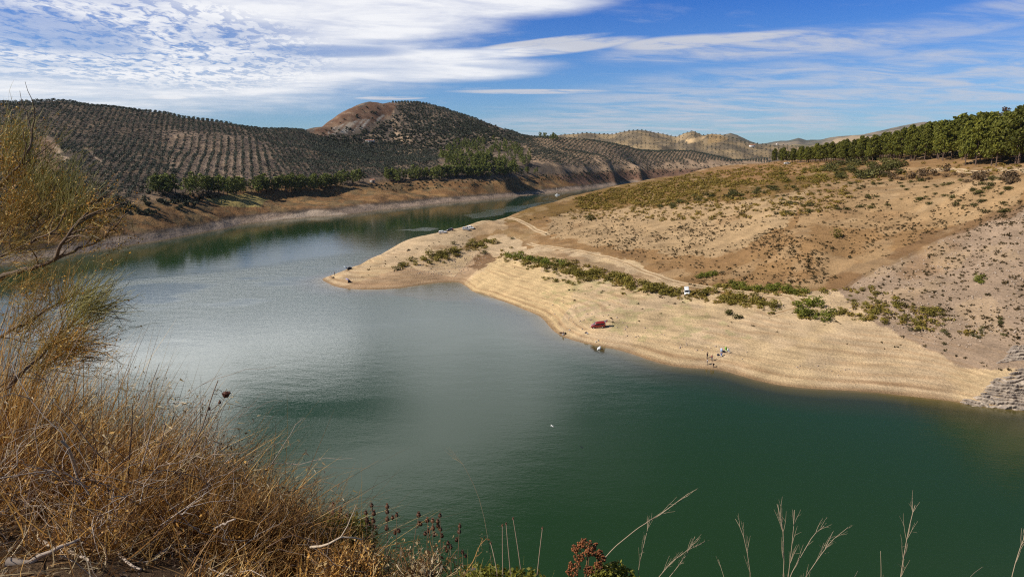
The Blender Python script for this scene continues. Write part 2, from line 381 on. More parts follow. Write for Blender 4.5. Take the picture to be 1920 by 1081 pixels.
def h_hill(X, Y):
    z = tps_h(X, Y); up = sstep(2, 14, z)
    z = z + sstep(.3, 3, z)*(1-.5*sstep(25, 60, z))*((fbm(X/13, Y/13, 4, 103)-.5)*4.2) + up*((fbm(X/90, Y/90, 4, 111)-.5)*(13-8*sstep(0, 120, X))*sstep(10, 60, z) + (fbm(X/24, Y/24, 3, 113)-.5)*3.0)
    return np.maximum(z, -9)
DBG = None
hill = Fan(-1.25, .62, 900, 240, 2100, 620, h_hill)
P = hill.verts(); ppx, ppy = project(P); PX, PY, PZ = P.T
wx = ppx + (fbm(PX/20, PY/20, 3, 121)-.5)*26; wy = ppy + (fbm(PX/20, PY/20, 3, 122)-.5)*12
SOIL = np.array([.112, .087, .069]); PINK = np.array([.225, .165, .125]); BANK = np.array([.33, .245, .185]); TERB = np.array([.20, .11, .05]); CONE = np.array([.165, .092, .058])
col = np.tile(SOIL, (len(P), 1))
blend(inpoly(wx, wy, [(960,235),(1200,260),(1440,290),(1440,310),(1100,330),(1000,300)]), np.array([.36,.25,.165]))
blend(inpoly(wx, wy, [(300,240),(500,250),(520,340),(320,345)]), PINK)
blend(inpoly(wx, wy, [(575,250),(640,210),(690,190),(740,195),(735,215),(680,240),(600,255)]), CONE)
st = fbm((ppx+ppy*.9)/6, ppy/60, 3, 131)
blend(inpoly(wx+0*wx, wy, [(615,248),(650,232),(705,217),(725,214),(690,238),(650,254)])*sstep(.3, .6, st), np.array([.40,.36,.31]))
for q in ([(690,252),(712,252),(712,257),(690,257)], [(735,258),(775,257),(780,264),(745,266)], [(710,275),(740,268),(745,276),(718,283)], [(740,282),(800,278),(800,296),(760,300)], [(735,205),(745,240),(760,262),(750,262),(735,235)]):
    blend(inpoly(wx, wy, q), np.array([.42,.30,.20]), .85)
blend(inpoly(wx, wy, [(80,250),(96,258),(128,300),(118,303)]) | inpoly(wx, wy, [(150,270),(165,285),(195,305),(180,300)]) , np.array([.42,.31,.22]), .9)
blend(inpoly(wx, wy, [(60,250),(100,262),(120,320),(70,330)]), np.array([.28,.16,.10]), .7)
tb = sstep(4.2, 7, PZ)*(1-sstep(19, 25, PZ))
blend(tb, TERB); blend(tb*sstep(.45, .65, fbm(PX/30, PY/14, 4, 141)), np.array([.33,.195,.085]), .7); blend(tb*sstep(.52, .62, fbm(PX/9, PY/9, 4, 142)), np.array([.13,.10,.055]), .7)
blend(tb*inpoly(wx, wy, [(380,372),(440,362),(500,372),(490,385),(410,388)]), np.array([.36,.30,.11]), .7)
blend(tb*inpoly(wx, wy, [(1000,318),(1300,305),(1460,308),(1300,345),(1100,350)]), np.array([.185,.105,.075]), .85)
bk = 1-sstep(3.0, 5.2, PZ+fbm(PX/16, PY/16, 4, 151)*5-2.5)
blend(bk, BANK); blend(bk*(ppx < 450), np.array([.22,.18,.155]), .75); blend(bk*(.5+.5*np.sin(PZ*5.5+fbm(PX/40, PY/40, 2, 152)*7))**2, np.array([.27,.20,.16]), .6)
blend(inpoly(ppx, ppy, [(445,425),(590,393),(655,401),(660,404),(445,430)]), np.array([.46,.37,.29]), .6)
blend(sstep(.5, .68, fbm(PX/14, PY/14, 4, 161))*(PZ > 20), np.array([.30,.21,.14]), .45)
blend(1-sstep(.0, .7, PZ), np.array([.2,.15,.1]), .8)
TERH = terrmat('hill soil', .5, .05, .36, .8, 1.4, .05)
tag(link('hills', mesh_np('hills', P, [grid_faces(*hill.shape)], col=np.clip(col, .01, .9), smooth=True), TERH), kind='structure')

# ---- ridges farther off
def ridge(name, line, D, depth, zb, c1, c2, nz, seed, rows=70, step=4.0, cs=60.0, blur=1.0):
    L = resample(np.array(line, float), step); X0 = at_Y(L[:, 0], L[:, 1], np.full(len(L), D)); n = len(L)
    v = np.linspace(-1, .8, rows)[:, None]
    Yg = D + v*depth + np.zeros((1, n)); Xg = X0[None, :, 0]*(Yg/D); top = X0[None, :, 2]-zb
    s_ = np.exp(-(v/.52)**2) - math.exp(-(1/.52)**2)
    f = (fbm(Xg/cs, Yg/cs, 5, seed)-.5)*nz
    Z = zb + top*s_*(1+.0*Xg) + f*np.abs(v)**.6*1.2 + f*.12
    V = np.c_[Xg.ravel(), Yg.ravel(), Z.ravel()]
    t = sstep(.4, .62, fbm(V[:, 0]/cs*1.6, V[:, 1]/cs*1.6, 4, seed+7))[:, None]
    c = np.array(c1)*(1-t)+np.array(c2)*t
    return V, grid_faces(rows, n), c
tags = []
MIDR = [(900,268),(980,255),(1050,252),(1100,249),(1150,250),(1178,244),(1200,243),(1240,249),(1268,255),(1288,247),(1300,245),(1318,253),(1335,250),(1350,251),(1368,256),(1400,266),(1440,271),(1520,276),(1700,280)]
V1, F1, c1 = ridge('', MIDR, 2300, 620, 12, (.16,.125,.085), (.31,.225,.13), 34, 201)
mp, mq = project(V1)
def bl2(c, mask, k, a=1.0):
    m = (np.asarray(mask, float)*a)[:, None]; return c*(1-m)+np.array(k)*m
c1 = bl2(c1, inpoly(mp+(fbm(V1[:, 0]/40, V1[:, 1]/40, 3, 4)-.5)*10, mq, [(1285,262),(1325,254),(1318,262),(1290,270)]), (.62,.43,.23), .9)
c1 = bl2(c1, inpoly(mp, mq, [(1325,252),(1350,250),(1365,262),(1330,268)]), (.42,.27,.12), .7)
DST = terrmat('far ridge earth', .15, .012, .35, .3, 2.0)
tag(link('far_hills', mesh_np('far_hills', V1, [F1], col=c1, smooth=True), DST), kind='structure')
midr = (V1, F1)
V2, F2, c2 = ridge('', [(1300,268),(1340,258),(1355,252),(1370,249),(1382,252),(1400,262),(1430,272)], 4200, 900, 10, (.12,.11,.08), (.2,.16,.11), 40, 211)
tag(link('far_peak', mesh_np('far_peak', V2, [F2], col=c2, smooth=True), DST), kind='structure')
V3, F3, c3 = ridge('', [(1330,274),(1420,271),(1452,266),(1480,262),(1497,257),(1512,262),(1540,262),(1570,255),(1590,253),(1620,250),(1660,242),(1690,235),(1730,228),(1800,228),(1900,232),(2100,240),(2400,250)], 6500, 1800, 10, (.12,.115,.09), (.26,.20,.14), 90, 221, cs=260.0)
mp, mq = project(V3); c3 = bl2(c3, inpoly(mp, mq, [(1560,262),(1600,254),(1640,256),(1630,272),(1560,276)]), (.5,.36,.22), .8)
tag(link('mountains', mesh_np('mountains', V3, [F3], col=c3, smooth=True), DST), kind='structure')
V4, F4, c4 = ridge('', [(1390,284),(1430,278),(1470,274),(1490,270),(1520,272),(1570,268),(1650,270),(1800,275),(2000,280)], 2900, 520, 10, (.20,.17,.10), (.30,.23,.13), 24, 231)
tag(link('low_hills', mesh_np('low_hills', V4, [F4], col=c4, smooth=True), DST), kind='structure')

# ---- ground beyond everything, out to the horizon
B = MB(); B.add([[-16000,-16000,-9.5],[16000,-16000,-9.5],[16000,16000,-9.5],[-16000,16000,-9.5]], [[0,1,2,3]])
B.build('plain', simple('plain earth', (.26,.2,.13), .95, .3, .01, spec=.1)).__setitem__('kind', 'structure')

# ---- the bank the photographer stands on
NG = [(-1.7,2.4,-1.62),(-.8,2.4,-1.80),(-.1,2.4,-2.3),(.7,2.4,-2.85),(1.8,2.4,-3.5),(0,0,-1.6),(-2,0,-1.55),(2,0,-2.3),(0,-4,-1.4),(-4,-2,-1.4),(4,-2,-2.4),(-3,4,-2.0),(-2,4,-2.25),(-1.2,4,-2.75),(0,4,-3.75),(2,4,-5),(-3,3,-1.75),
 (-6,6,-2.7),(-4,6,-3.2),(-2.5,6,-4.0),(-1,6,-5.3),(1,7,-7),(-9,4,-1.8),(-9,10,-5),(-3,10,-8.5),(2,12,-11.5),(8,6,-7.5),(8,0,-4.5),(-6,20,-19),(4,25,-25),(14,20,-22),(-14,22,-17),(0,40,-44),(20,38,-44),(-22,40,-40),(0,55,-60),(26,54,-60),(-30,56,-59),(-14,-6,-1.0),(12,-8,-3)]
tps_n = TPS(NG, 1e-3, 10.0)
def h_near(X, Y): return H + tps_n(X, Y) + (fbm(X*2.2, Y*2.2, 4, 301)-.5)*.16 + (fbm(X*.5, Y*.5, 3, 302)-.5)*.25
ys = np.concatenate([np.linspace(-7, 8, 150), np.geomspace(8.2, 56, 70)]); us = np.linspace(-1, 1, 180)
XG = us[None]**1*np.interp(ys, [-7, 8, 56], [9, 9, 34])[:, None]; YG = np.repeat(ys[:, None], len(us), 1)
ZG = h_near(XG, YG); V = np.c_[XG.ravel(), YG.ravel(), ZG.ravel()]
t = sstep(.4, .65, fbm(V[:, 0]*1.5, V[:, 1]*1.5, 4, 311))[:, None]
cn = np.array([.085,.052,.030])*(1-t)+np.array([.19,.125,.075])*t
tag(link('ground', mesh_np('near ground', V, [grid_faces(len(ys), len(us))], col=cn, smooth=True), terrmat('bank soil', 28.0, 3.0, .45, 1.0, .03)), kind='structure')

# ---- water
xs = np.arange(-620, 470, 3.0); yw = np.concatenate([np.arange(30, 420, 2.5), np.geomspace(422, 1750, 230)])
XW, YW = np.meshgrid(xs, yw)
XW = XW*np.interp(yw, [30, 420, 1750], [1, 1, 2.2])[:, None]
ub = XW/YW
dep = np.full(XW.shape, 9.0)
inP = (ub > -.39) & (ub < 1.04) & (YW > 120); dep[inP] = np.minimum(dep[inP], -np.where(True, prom.h(XW, YW), 0)[inP])
inH = (ub > -1.24) & (ub < .61) & (YW > 245); hz = -hill.h(XW, YW); dep[inH] = np.minimum(dep[inH], hz[inH])
wpx, wpy = project(np.c_[XW.ravel(), YW.ravel(), 0*XW.ravel()])
shrub_refl = inpoly(wpx, wpy, [(690,540),(760,536),(870,526),(905,552),(880,566),(800,562),(720,552)]).reshape(XW.shape); dep = np.where(shrub_refl, np.minimum(dep, .9+dep*.12), dep)  # inlet depth lowered: the shallow tint paints in the shrubs' green reflection
wwx = wpx + (fbm(XW.ravel()/50, YW.ravel()/50, 3, 401)-.5)*70; wwy = wpy+(fbm(XW.ravel()/40, YW.ravel()/40, 3, 402)-.5)*9
ruf = np.zeros(len(wpx))
ln = np.interp(wpx, [0,130,250,450,560,640,760], [560,540,520,500,484,474,470])
ruf = sstep(-3, 10, wwy-ln)*(1-.75*sstep(60, 150, wpy-ln))
ruf *= 1-.8*sstep(.5, .66, fbm(XW.ravel()/38, YW.ravel()/16, 3, 404))*(wpy-ln > 14)
for q in ([(735,432),(800,426),(822,428),(800,433)], [(870,402),(960,388),(1060,368),(1040,378),(960,400),(900,412)]):
    ruf = np.maximum(ruf, inpoly(wwx, wwy, q)*.8)
ruf = ruf*(1-.9*inpoly(wwx, wwy, [(600,520),(660,498),(850,420),(880,430),(700,500),(640,530)]))
m, nt, b = nmat('lake water'); L = nt.links.new
g = nd(nt, 'ShaderNodeNewGeometry'); at = nd(nt, 'ShaderNodeAttribute', attribute_name='depth'); ar = nd(nt, 'ShaderNodeAttribute', attribute_name='ruffle')
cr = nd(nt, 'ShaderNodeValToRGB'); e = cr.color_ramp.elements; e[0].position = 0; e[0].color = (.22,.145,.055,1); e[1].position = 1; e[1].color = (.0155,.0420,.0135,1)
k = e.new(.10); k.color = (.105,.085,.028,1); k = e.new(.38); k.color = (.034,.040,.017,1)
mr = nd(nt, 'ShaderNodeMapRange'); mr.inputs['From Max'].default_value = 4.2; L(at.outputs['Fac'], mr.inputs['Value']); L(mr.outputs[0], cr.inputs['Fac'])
L(cr.outputs[0], b.inputs['Base Color']); b.inputs['IOR'].default_value = 1.333; b.inputs['Specular IOR Level'].default_value = .5
rr = nd(nt, 'ShaderNodeMapRange'); rr.inputs['To Min'].default_value = .045; rr.inputs['To Max'].default_value = .17; L(ar.outputs['Fac'], rr.inputs['Value']); L(rr.outputs[0], b.inputs['Roughness'])
mp_ = nd(nt, 'ShaderNodeMapping'); mp_.inputs['Rotation'].default_value = (0, 0, R(28)); mp_.inputs['Scale'].default_value = (1, 2.1, 1); L(g.outputs['Position'], mp_.inputs['Vector'])
n1 = nd(nt, 'ShaderNodeTexNoise', Scale=.7, Detail=5.0, Roughness=.68); L(mp_.outputs[0], n1.inputs['Vector'])
n2 = nd(nt, 'ShaderNodeTexNoise', Scale=.12, Detail=2.0); L(mp_.outputs[0], n2.inputs['Vector'])
ma = nd(nt, 'ShaderNodeMath', operation='MULTIPLY_ADD'); L(n2.outputs['Fac'], ma.inputs[0]); ma.inputs[1].default_value = 1.6; L(n1.outputs['Fac'], ma.inputs[2])
bp = nd(nt, 'ShaderNodeBump', Distance=.16); L(ma.outputs[0], bp.inputs['Height'])
bs = nd(nt, 'ShaderNodeMapRange'); bs.inputs['To Min'].default_value = .09; bs.inputs['To Max'].default_value = .32; L(ar.outputs['Fac'], bs.inputs['Value']); L(bs.outputs[0], bp.inputs['Strength']); L(bp.outputs[0], b.inputs['Normal'])
WATER = m
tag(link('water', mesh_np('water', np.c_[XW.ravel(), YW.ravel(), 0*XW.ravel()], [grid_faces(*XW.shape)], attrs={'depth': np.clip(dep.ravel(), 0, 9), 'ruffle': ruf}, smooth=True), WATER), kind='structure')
# ================================================================== light and sky
HAZE = 2.2e-5
SUN_EL = R(40); SH = np.array([.955, .297])               # shadows fall to the right and a little away
to_sun = Vector((-SH[0]*math.cos(SUN_EL), -SH[1]*math.cos(SUN_EL), math.sin(SUN_EL)))
sun = bpy.data.lights.new('sun', 'SUN'); sun.energy = 5.0; sun.angle = R(.55); sun.color = (1, .93, .82)
so = bpy.data.objects.new('sun', sun); C.objects.link(so); so.rotation_euler = (-to_sun).to_track_quat('-Z', 'Y').to_euler(); so.location = (-200, -60, 300)
W = bpy.data.worlds.new('World'); bpy.context.scene.world = W; W.use_nodes = True
nt = W.node_tree; L = nt.links.new; bg = nt.nodes['Background']
sk = nd(nt, 'ShaderNodeTexSky', sky_type='NISHITA'); sk.sun_disc = False; sk.sun_elevation = SUN_EL; sk.sun_rotation = math.atan2(to_sun.x, to_sun.y)
sk.air_density = 1.0; sk.dust_density = .3; sk.ozone_density = 3.0; sk.altitude = 600
tc = nd(nt, 'ShaderNodeTexCoord'); sp = nd(nt, 'ShaderNodeSeparateXYZ'); L(tc.outputs['Generated'], sp.inputs[0])
def M(op, a, b_=None, c=None, clamp=False):
    n = nd(nt, 'ShaderNodeMath', operation=op); n.use_clamp = clamp
    for i, v in enumerate((a, b_, c)):
        if v is None: continue
        if hasattr(v, 'is_output'): L(v, n.inputs[i])
        else: n.inputs[i].default_value = float(v)
    return n.outputs[0]
def SS(a, b_, x, lo=0.0, hi=1.0):
    n = nd(nt, 'ShaderNodeMapRange', interpolation_type='SMOOTHSTEP'); n.inputs['From Min'].default_value = a; n.inputs['From Max'].default_value = b_
    n.inputs['To Min'].default_value = lo; n.inputs['To Max'].default_value = hi; L(x, n.inputs['Value']); return n.outputs[0]
x, y, z = sp.outputs
az = M('MULTIPLY', M('ARCTAN2', x, y), 180/PI); el = M('MULTIPLY', M('ARCSINE', z), 180/PI)
# clouds lie on a level layer: coordinates on that layer
dn = M('ADD', M('MAXIMUM', z, 0.0), .045); cx = M('DIVIDE', x, dn); cy = M('DIVIDE', y, dn)
def vec(a, b_, c=0.0):
    n = nd(nt, 'ShaderNodeCombineXYZ')
    for i, v in enumerate((a, b_, c)):
        if hasattr(v, 'is_output'): L(v, n.inputs[i])
        else: n.inputs[i].default_value = v
    return n.outputs[0]
def noise(v, s, d=5.0, r=.55, dist=0.0):
    n = nd(nt, 'ShaderNodeTexNoise', Scale=s, Detail=d, Roughness=r, Distortion=dist); L(v, n.inputs['Vector']); return n.outputs['Fac']
cl = vec(cx, cy)
rot = R(-14)                                            # streaks run nearly across the view, rising to the right
sx = M('ADD', M('MULTIPLY', cx, math.cos(rot)), M('MULTIPLY', cy, -math.sin(rot))); sy = M('ADD', M('MULTIPLY', cx, math.sin(rot)), M('MULTIPLY', cy, math.cos(rot)))
streak = noise(vec(M('MULTIPLY', sx, .55), sy, 3.0), 2.1, 8.0, .66, .5)
ripple = noise(vec(M('MULTIPLY', sx, 1.9), sy, 8.0), 6.2, 5.0, .6, .5)
puff = noise(vec(M('MULTIPLY', cx, .7), cy, 1.0), .9, 7.0, .6, .3)
wob = M('MULTIPLY', M('SUBTRACT', noise(vec(M('MULTIPLY', az, .05), M('MULTIPLY', el, .28)), 1.6, 6.0, .62), .5), 1.5)
def pxang(px, py):
    d = ray(px, py); d = d/np.linalg.norm(d); return math.degrees(math.atan2(d[0], d[1])), math.degrees(math.asin(d[2]))
def blob(a0, e0, ra, re, tilt=0.0, soft=.5):
    """1 inside an ellipse of the sky (degrees), ragged edge"""
    da = M('SUBTRACT', az, a0); de = M('SUBTRACT', el, e0); t = R(tilt)
    u = M('ADD', M('MULTIPLY', da, math.cos(t)/ra), M('MULTIPLY', de, math.sin(t)/ra)); v = M('ADD', M('MULTIPLY', da, -math.sin(t)/re), M('MULTIPLY', de, math.cos(t)/re))
    q = M('ADD', M('ADD', M('MULTIPLY', u, u), M('MULTIPLY', v, v)), wob)
    return SS(1+soft, 1-soft, q)
def pblob(px, py, rx, ry, tilt=0.0, soft=.5):
    a, e = pxang(px, py); return blob(a, e, rx/1280*57.3, ry/1280*57.3, tilt, soft)
def mx(*v):
    o = v[0]
    for q in v[1:]: o = M('MAXIMUM', o, q)
    return o
def wt(b_, w_): return M('MULTIPLY', b_, w_)
thick = mx(pblob(-150,90,760,105,3,.45), pblob(250,150,460,40,4,.5), pblob(560,40,360,52,4,.5), pblob(760,130,260,22,1,.6), pblob(880,5,260,30,2,.6), pblob(660,112,320,16,3,.6))
gap = mx(pblob(620,96,120,10,1,.7), pblob(80,55,130,26,-4,.8))
thick = M('MULTIPLY', thick, M('SUBTRACT', 1.0, M('MULTIPLY', gap, .5)))
wisp = mx(pblob(1050,90,130,10,5,.6), pblob(1010,80,110,6,6,.6), pblob(1280,80,110,11,2,.7), pblob(730,184,58,3,1,.6), pblob(300,183,60,5,3,.6), pblob(1000,172,130,4,0,.7), pblob(1380,72,120,8,2,.7))
veil = mx(wt(pblob(1500,170,420,50,4,.8), .85), pblob(1300,205,360,26,4,.8), wt(pblob(1790,45,200,22,8,.8), .7), pblob(1450,85,260,22,2,.8), pblob(1850,140,260,50,4,.8), pblob(1350,235,420,18,2,.8))
# the part of the sky that only the water shows
above = mx(blob(-25,15.0,14,3.0,3,.5), wt(blob(-4,15.0,17,3.6,3,.9), .72), wt(blob(-33,26,13,5,0,.6), .7), wt(blob(-12,26.0,13,4.2,-6,.9), .62), wt(blob(-25.5,19.0,2.6,2.4,0,.6), .85), wt(blob(3,24,10,3,4,.9), .22), wt(blob(-2.5,20.5,8.5,4.8,0,.8), .6))
above = M('MULTIPLY', above, SS(11.9, 13.2, el))
t1 = M('MULTIPLY', thick, M('MULTIPLY', M('MAXIMUM', SS(.30, .56, ripple, .12, 1.0), M('SUBTRACT', 1.0, M('MULTIPLY', pblob(130,60,330,62,-3,.9), SS(.30, .55, puff, 1.0, .75)))), M('MULTIPLY', SS(.28, .60, puff, .66, 1.0), SS(.25, .6, streak, .72, 1.0))))
t2 = M('MULTIPLY', wisp, SS(.30, .55, streak, .15, 1.0)); t3 = M('MULTIPLY', veil, SS(.34, .66, streak, .06, .80))
t4 = M('MULTIPLY', above, SS(.25, .6, puff, .6, 1.0)); t5 = SS(.52, .8, streak, 0, .30)
dens = M('MINIMUM', mx(t1, t2, t3, t4, t5), .96)
tint = nd(nt, 'ShaderNodeMix', data_type='RGBA', blend_type='MULTIPLY'); tint.inputs[0].default_value = 1; L(sk.outputs[0], tint.inputs[6])
tr = nd(nt, 'ShaderNodeValToRGB'); e = tr.color_ramp.elements; e[0].position = 0; e[0].color = (.52,.78,1.12,1); e[1].position = .34; e[1].color = (.17,.50,1.14,1); q_ = e.new(.47); q_.color = (.22,.38,.48,1); q_ = e.new(1); q_.color = (.24,.36,.42,1)
L(SS(0, 30, el), tr.inputs['Fac']); L(tr.outputs[0], tint.inputs[7])
cm = nd(nt, 'ShaderNodeMix', data_type='RGBA'); L(dens, cm.inputs[0]); L(tint.outputs[2], cm.inputs[6])
SKYS = .09
cc = nd(nt, 'ShaderNodeMix', data_type='RGBA'); L(t1, cc.inputs[0]); cc.inputs[6].default_value = (6.2,6.4,7.2,1); cc.inputs[7].default_value = (10.0,10.05,10.3,1)
c2_ = nd(nt, 'ShaderNodeMix', data_type='RGBA'); L(t4, c2_.inputs[0]); L(cc.outputs[2], c2_.inputs[6]); c2_.inputs[7].default_value = (31,31.2,31.6,1)
L(c2_.outputs[2], cm.inputs[7]); L(cm.outputs[2], bg.inputs['Color']); bg.inputs['Strength'].default_value = SKYS
sc = bpy.context.scene
sc.view_settings.view_transform = 'Standard'; sc.view_settings.look = 'None'; sc.view_settings.exposure = 0.12; sc.view_settings.gamma = 1.0
sc.render.engine = 'CYCLES'; sc.cycles.max_bounces = 8; sc.cycles.transparent_max_bounces = 8
# ---- air: far ridges fade a little to blue
hz = MB(); hz.box((-7500, -3500, -11), (7500, 9500, 560)); hm, hnt, hb_ = nmat('haze'); hnt.nodes.remove(hb_)
pv = nd(hnt, 'ShaderNodeVolumePrincipled'); pv.inputs['Color'].default_value = (.72, .84, 1.0, 1); pv.inputs['Density'].default_value = HAZE; pv.inputs['Anisotropy'].default_value = .25
hnt.links.new(pv.outputs[0], hnt.nodes['Material Output'].inputs['Volume'])
if HAZE: tag(hz.build('haze', hm), kind='stuff')
sc.cycles.volume_bounces = 0
sc.cycles.use_denoising = False
sc.cycles.filter_width = 1.15
# ================================================================== vegetation
def rquads(P, size, nrm=None, flat=0.0, aspect=.6, r=rng):
    """one randomly turned leaf quad at every point"""
    n = len(P); a = r.normal(size=(n, 3)); 
    if nrm is not None: a = a + nrm*1.1
    a /= np.linalg.norm(a, axis=1)[:, None]+1e-9
    t = np.cross(a, r.normal(size=(n, 3))); t /= np.linalg.norm(t, axis=1)[:, None]+1e-9; b = np.cross(a, t)
    s = (np.asarray(size)*r.uniform(.6, 1.3, n))[:, None]
    V = np.stack([P-t*s, P+b*s*aspect, P+t*s, P-b*s*aspect], 1).reshape(-1, 3)
    return V, np.arange(4*n).reshape(-1, 4)
def clump(c, rad, n, size, r=rng, shell=.55):
    d = r.normal(size=(n, 3)); d /= np.linalg.norm(d, axis=1)[:, None]
    k = (shell+(1-shell)*r.random(n))[:, None]
    return rquads(np.asarray(c)+d*k*np.asarray(rad), size, d, r=r)
def pine(seed, h, nclump, nleaf, leaf, detail=True):
    r = np.random.default_rng(seed); tr = MB(); cr = MB()
    bend = r.normal(size=2)*.35; zs = np.linspace(-.4, h*.93, 7); ax = np.c_[bend[0]*(zs/h)**2, bend[1]*(zs/h)**2, zs]
    tr.tube(ax, np.interp(zs, [0, h], [.24, .05]), 6)
    w0 = r.uniform(2.9, 3.9); base = r.uniform(.17, .30)
    for k in range(nclump):
        t = (k+.5)/nclump; z = h*(base+(1-base)*t**.85); wid = w0*np.interp(t, [0, .25, .6, .85, 1], [.72, 1.0, .78, .45, .12])
        a = k*2.4+r.random()*1.2; rr = wid*r.uniform(.35, .95); c = np.array([math.cos(a)*rr+bend[0]*t, math.sin(a)*rr+bend[1]*t, z])
        cs = r.uniform(.8, 1.35)*(1.3-.45*t)
        v, f = clump(c, (cs*1.05, cs*1.05, cs*.72), nleaf, leaf, r); cr.add(v, f)
        if detail and k % 3 == 0:
            z0 = max(z-1.1, h*.2); tr.tube([[bend[0]*(z0/h)**2, bend[1]*(z0/h)**2, z0], (c+[0, 0, z0])/2*[1, 1, 1], c], [.07, .05, .02], 4)
    return tr, cr
def olive(seed, nleaf=44, s=.62):
    r = np.random.default_rng(seed); cr = MB(); tr = MB(); tr.tube([[0, 0, -.4], [.1, 0, .7], [0, .1, 1.6]], [.28, .22, .16], 5)
    for k in range(4):
        a = k*PI/2+r.random(); v, f = clump([math.cos(a)*.95, math.sin(a)*.95, 2.2+r.uniform(-.3, .6)], (1.35, 1.35, 1.15), nleaf//4, s, r, .7); cr.add(v, f)
    return tr, cr
def bush(seed, n=110, leaf=.17, tall=.9, lobes=5):
    """unit-radius shrub: several leaf lobes on the ground"""
    r = np.random.default_rng(seed); cr = MB()
    for k in range(lobes):
        a = k*2.4+r.random(); d = .5*math.sqrt((k+.3)/lobes); q = r.uniform(.42, .62)
        v, f = clump([math.cos(a)*d, math.sin(a)*d, q*tall*.75+r.uniform(0, .2)*tall], (q, q, q*tall), n//lobes, leaf, r, .6); v[:, 2] = np.maximum(v[:, 2], -.05); cr.add(v, f)
    return cr
def merged(protos, pos, sc, rz, sz=None):
    """many copies of a few prototypes in one mesh (what nobody would count)"""
    Vs = []; Fs = {3: [], 4: []}; Ms = {3: [], 4: []}; n = 0; sz = sc if sz is None else sz
    pick = rng.integers(0, len(protos), len(pos))
    for k, (V, fs, ms) in enumerate(protos):
        I = np.where(pick == k)[0]
        if not len(I): continue
        c, s = np.cos(rz[I])[:, None], np.sin(rz[I])[:, None]; x, y, z = V.T
        W_ = np.stack([(x*c-y*s)*sc[I, None], (x*s+y*c)*sc[I, None], z*sz[I, None]], -1)+pos[I, None, :]
        Vs.append(W_.reshape(-1, 3)); off = n+np.arange(len(I))*len(V); n += len(I)*len(V); o = 0
        for f in fs:
            kk = f.shape[1]; Fs[kk].append((f[None]+off[:, None, None]).reshape(-1, kk)); Ms[kk].append(np.tile(ms[o:o+len(f)], len(I))); o += len(f)
    F_ = []; M_ = []
    for kk in (3, 4):
        if Fs[kk]: F_.append(np.concatenate(Fs[kk])); M_.append(np.concatenate(Ms[kk]))
    return np.concatenate(Vs), F_, np.concatenate(M_)
def both(tr, cr):
    m = MB()
    for s, i in ((cr, 0), (tr, 1)):
        V, fs, _ = s.data(); off = m.n; m.v.append(V); m.n += len(V)
        for f in fs: m.f[f.shape[1]].append(f+off); m.m[f.shape[1]].append(np.full(len(f), i))
    return m.data()
BARK = simple('pine bark', (.13, .085, .06), .9, .3, 4)
PINEL = leafmat('pine needles', (.075, .088, .015), (.215, .205, .030), .25, .45, rand=.28)
PINEF = leafmat('far pine needles', (.085, .105, .024), (.20, .215, .045), .2, .3, rand=.25)
OLIVEL = leafmat('olive leaves', (.042, .050, .036), (.088, .096, .068), .1, .07, rand=.25)
OAKL = leafmat('holm oak leaves', (.028, .034, .018), (.060, .062, .032), .1, .05, rand=.2)
TAML = leafmat('tamarisk foliage', (.135, .12, .022), (.33, .255, .05), .25, .35, rand=.35)
GRNL = leafmat('green shrub foliage', (.11, .13, .018), (.26, .26, .038), .25, .35, rand=.25)
DRYL = leafmat('dry scrub foliage', (.14, .085, .022), (.29, .19, .055), .2, .25, rand=.3)
DARKL = leafmat('dark shrub foliage', (.055, .057, .015), (.15, .13, .036), .15, .3, rand=.3)
TUFTL = leafmat('dead tufts', (.085, .055, .030), (.16, .105, .055), .1, .08, rand=.3)
RUSTL = leafmat('dead crown', (.075, .042, .028), (.135, .075, .05), .15, .5)

def scatter_px(poly, n, fan=None):
    """random ground points inside a polygon of the photograph"""
    fan = fan or prom; q = np.array(poly, float); out = []
    lo, hi = q.min(0), q.max(0); k = 0
    while k < n:
        p = rng.uniform(lo, hi, (n*3, 2)); p = p[inpoly(p[:, 0], p[:, 1], poly)]; h = fan.hit(p[:, 0], p[:, 1]); h = h[~np.isnan(h[:, 0])]
        out.append(h); k += len(h)
    return np.concatenate(out)[:n]
def along_px(line, n, jx, jy, fan=None):
    fan = fan or prom; L_ = np.array(line, float); seg = np.hypot(*np.diff(L_, axis=0).T); c = np.r_[0, np.cumsum(seg)]
    t = rng.uniform(0, c[-1], n); p = np.c_[np.interp(t, c, L_[:, 0])+rng.normal(0, jx, n), np.interp(t, c, L_[:, 1])+rng.normal(0, jy, n)]
    h = fan.hit(p[:, 0], p[:, 1]); return h[~np.isnan(h[:, 0])]

# ---- pine wood on the plateau: every tree > trunk, crown
pineP = []
for k in range(7):
    tr, cr = pine(500+k, 15.0, 38, 74, .38)
    pineP.append((tr.mesh('trunk', True), cr.mesh('crown')))
deadP = []
tr, cr = pine(520, 15.0, 22, 40, .34); deadP = (tr.mesh('trunk', True), cr.mesh('crown'))
def place_tree(name, meshes, mats, label, cat, loc, s, rz, group):
    t = thing(name, label, cat, loc, rz, group); t.scale = (s*rng.uniform(.9, 1.1), s*rng.uniform(.9, 1.1), s)
    link('trunk', meshes[0], mats[0], t); link('crown', meshes[1], mats[1], t); return t
cand = []
for yy in np.arange(268, 585, 7.6):
    for xx in np.arange(202, 330, 7.6):
        x_ = xx+rng.uniform(-2.6, 2.6); y_ = yy+rng.uniform(-2.6, 2.6)
        ed = np.interp(y_, [280, 330, 385, 450, 555], [204, 210, 217, 221, 216])
        if x_ < ed or x_/y_ > .80 or x_/y_ < .372: continue
        cand.append((x_-ed, x_, y_))
cand.sort(); back = cand[205:]; cand = cand[:205]
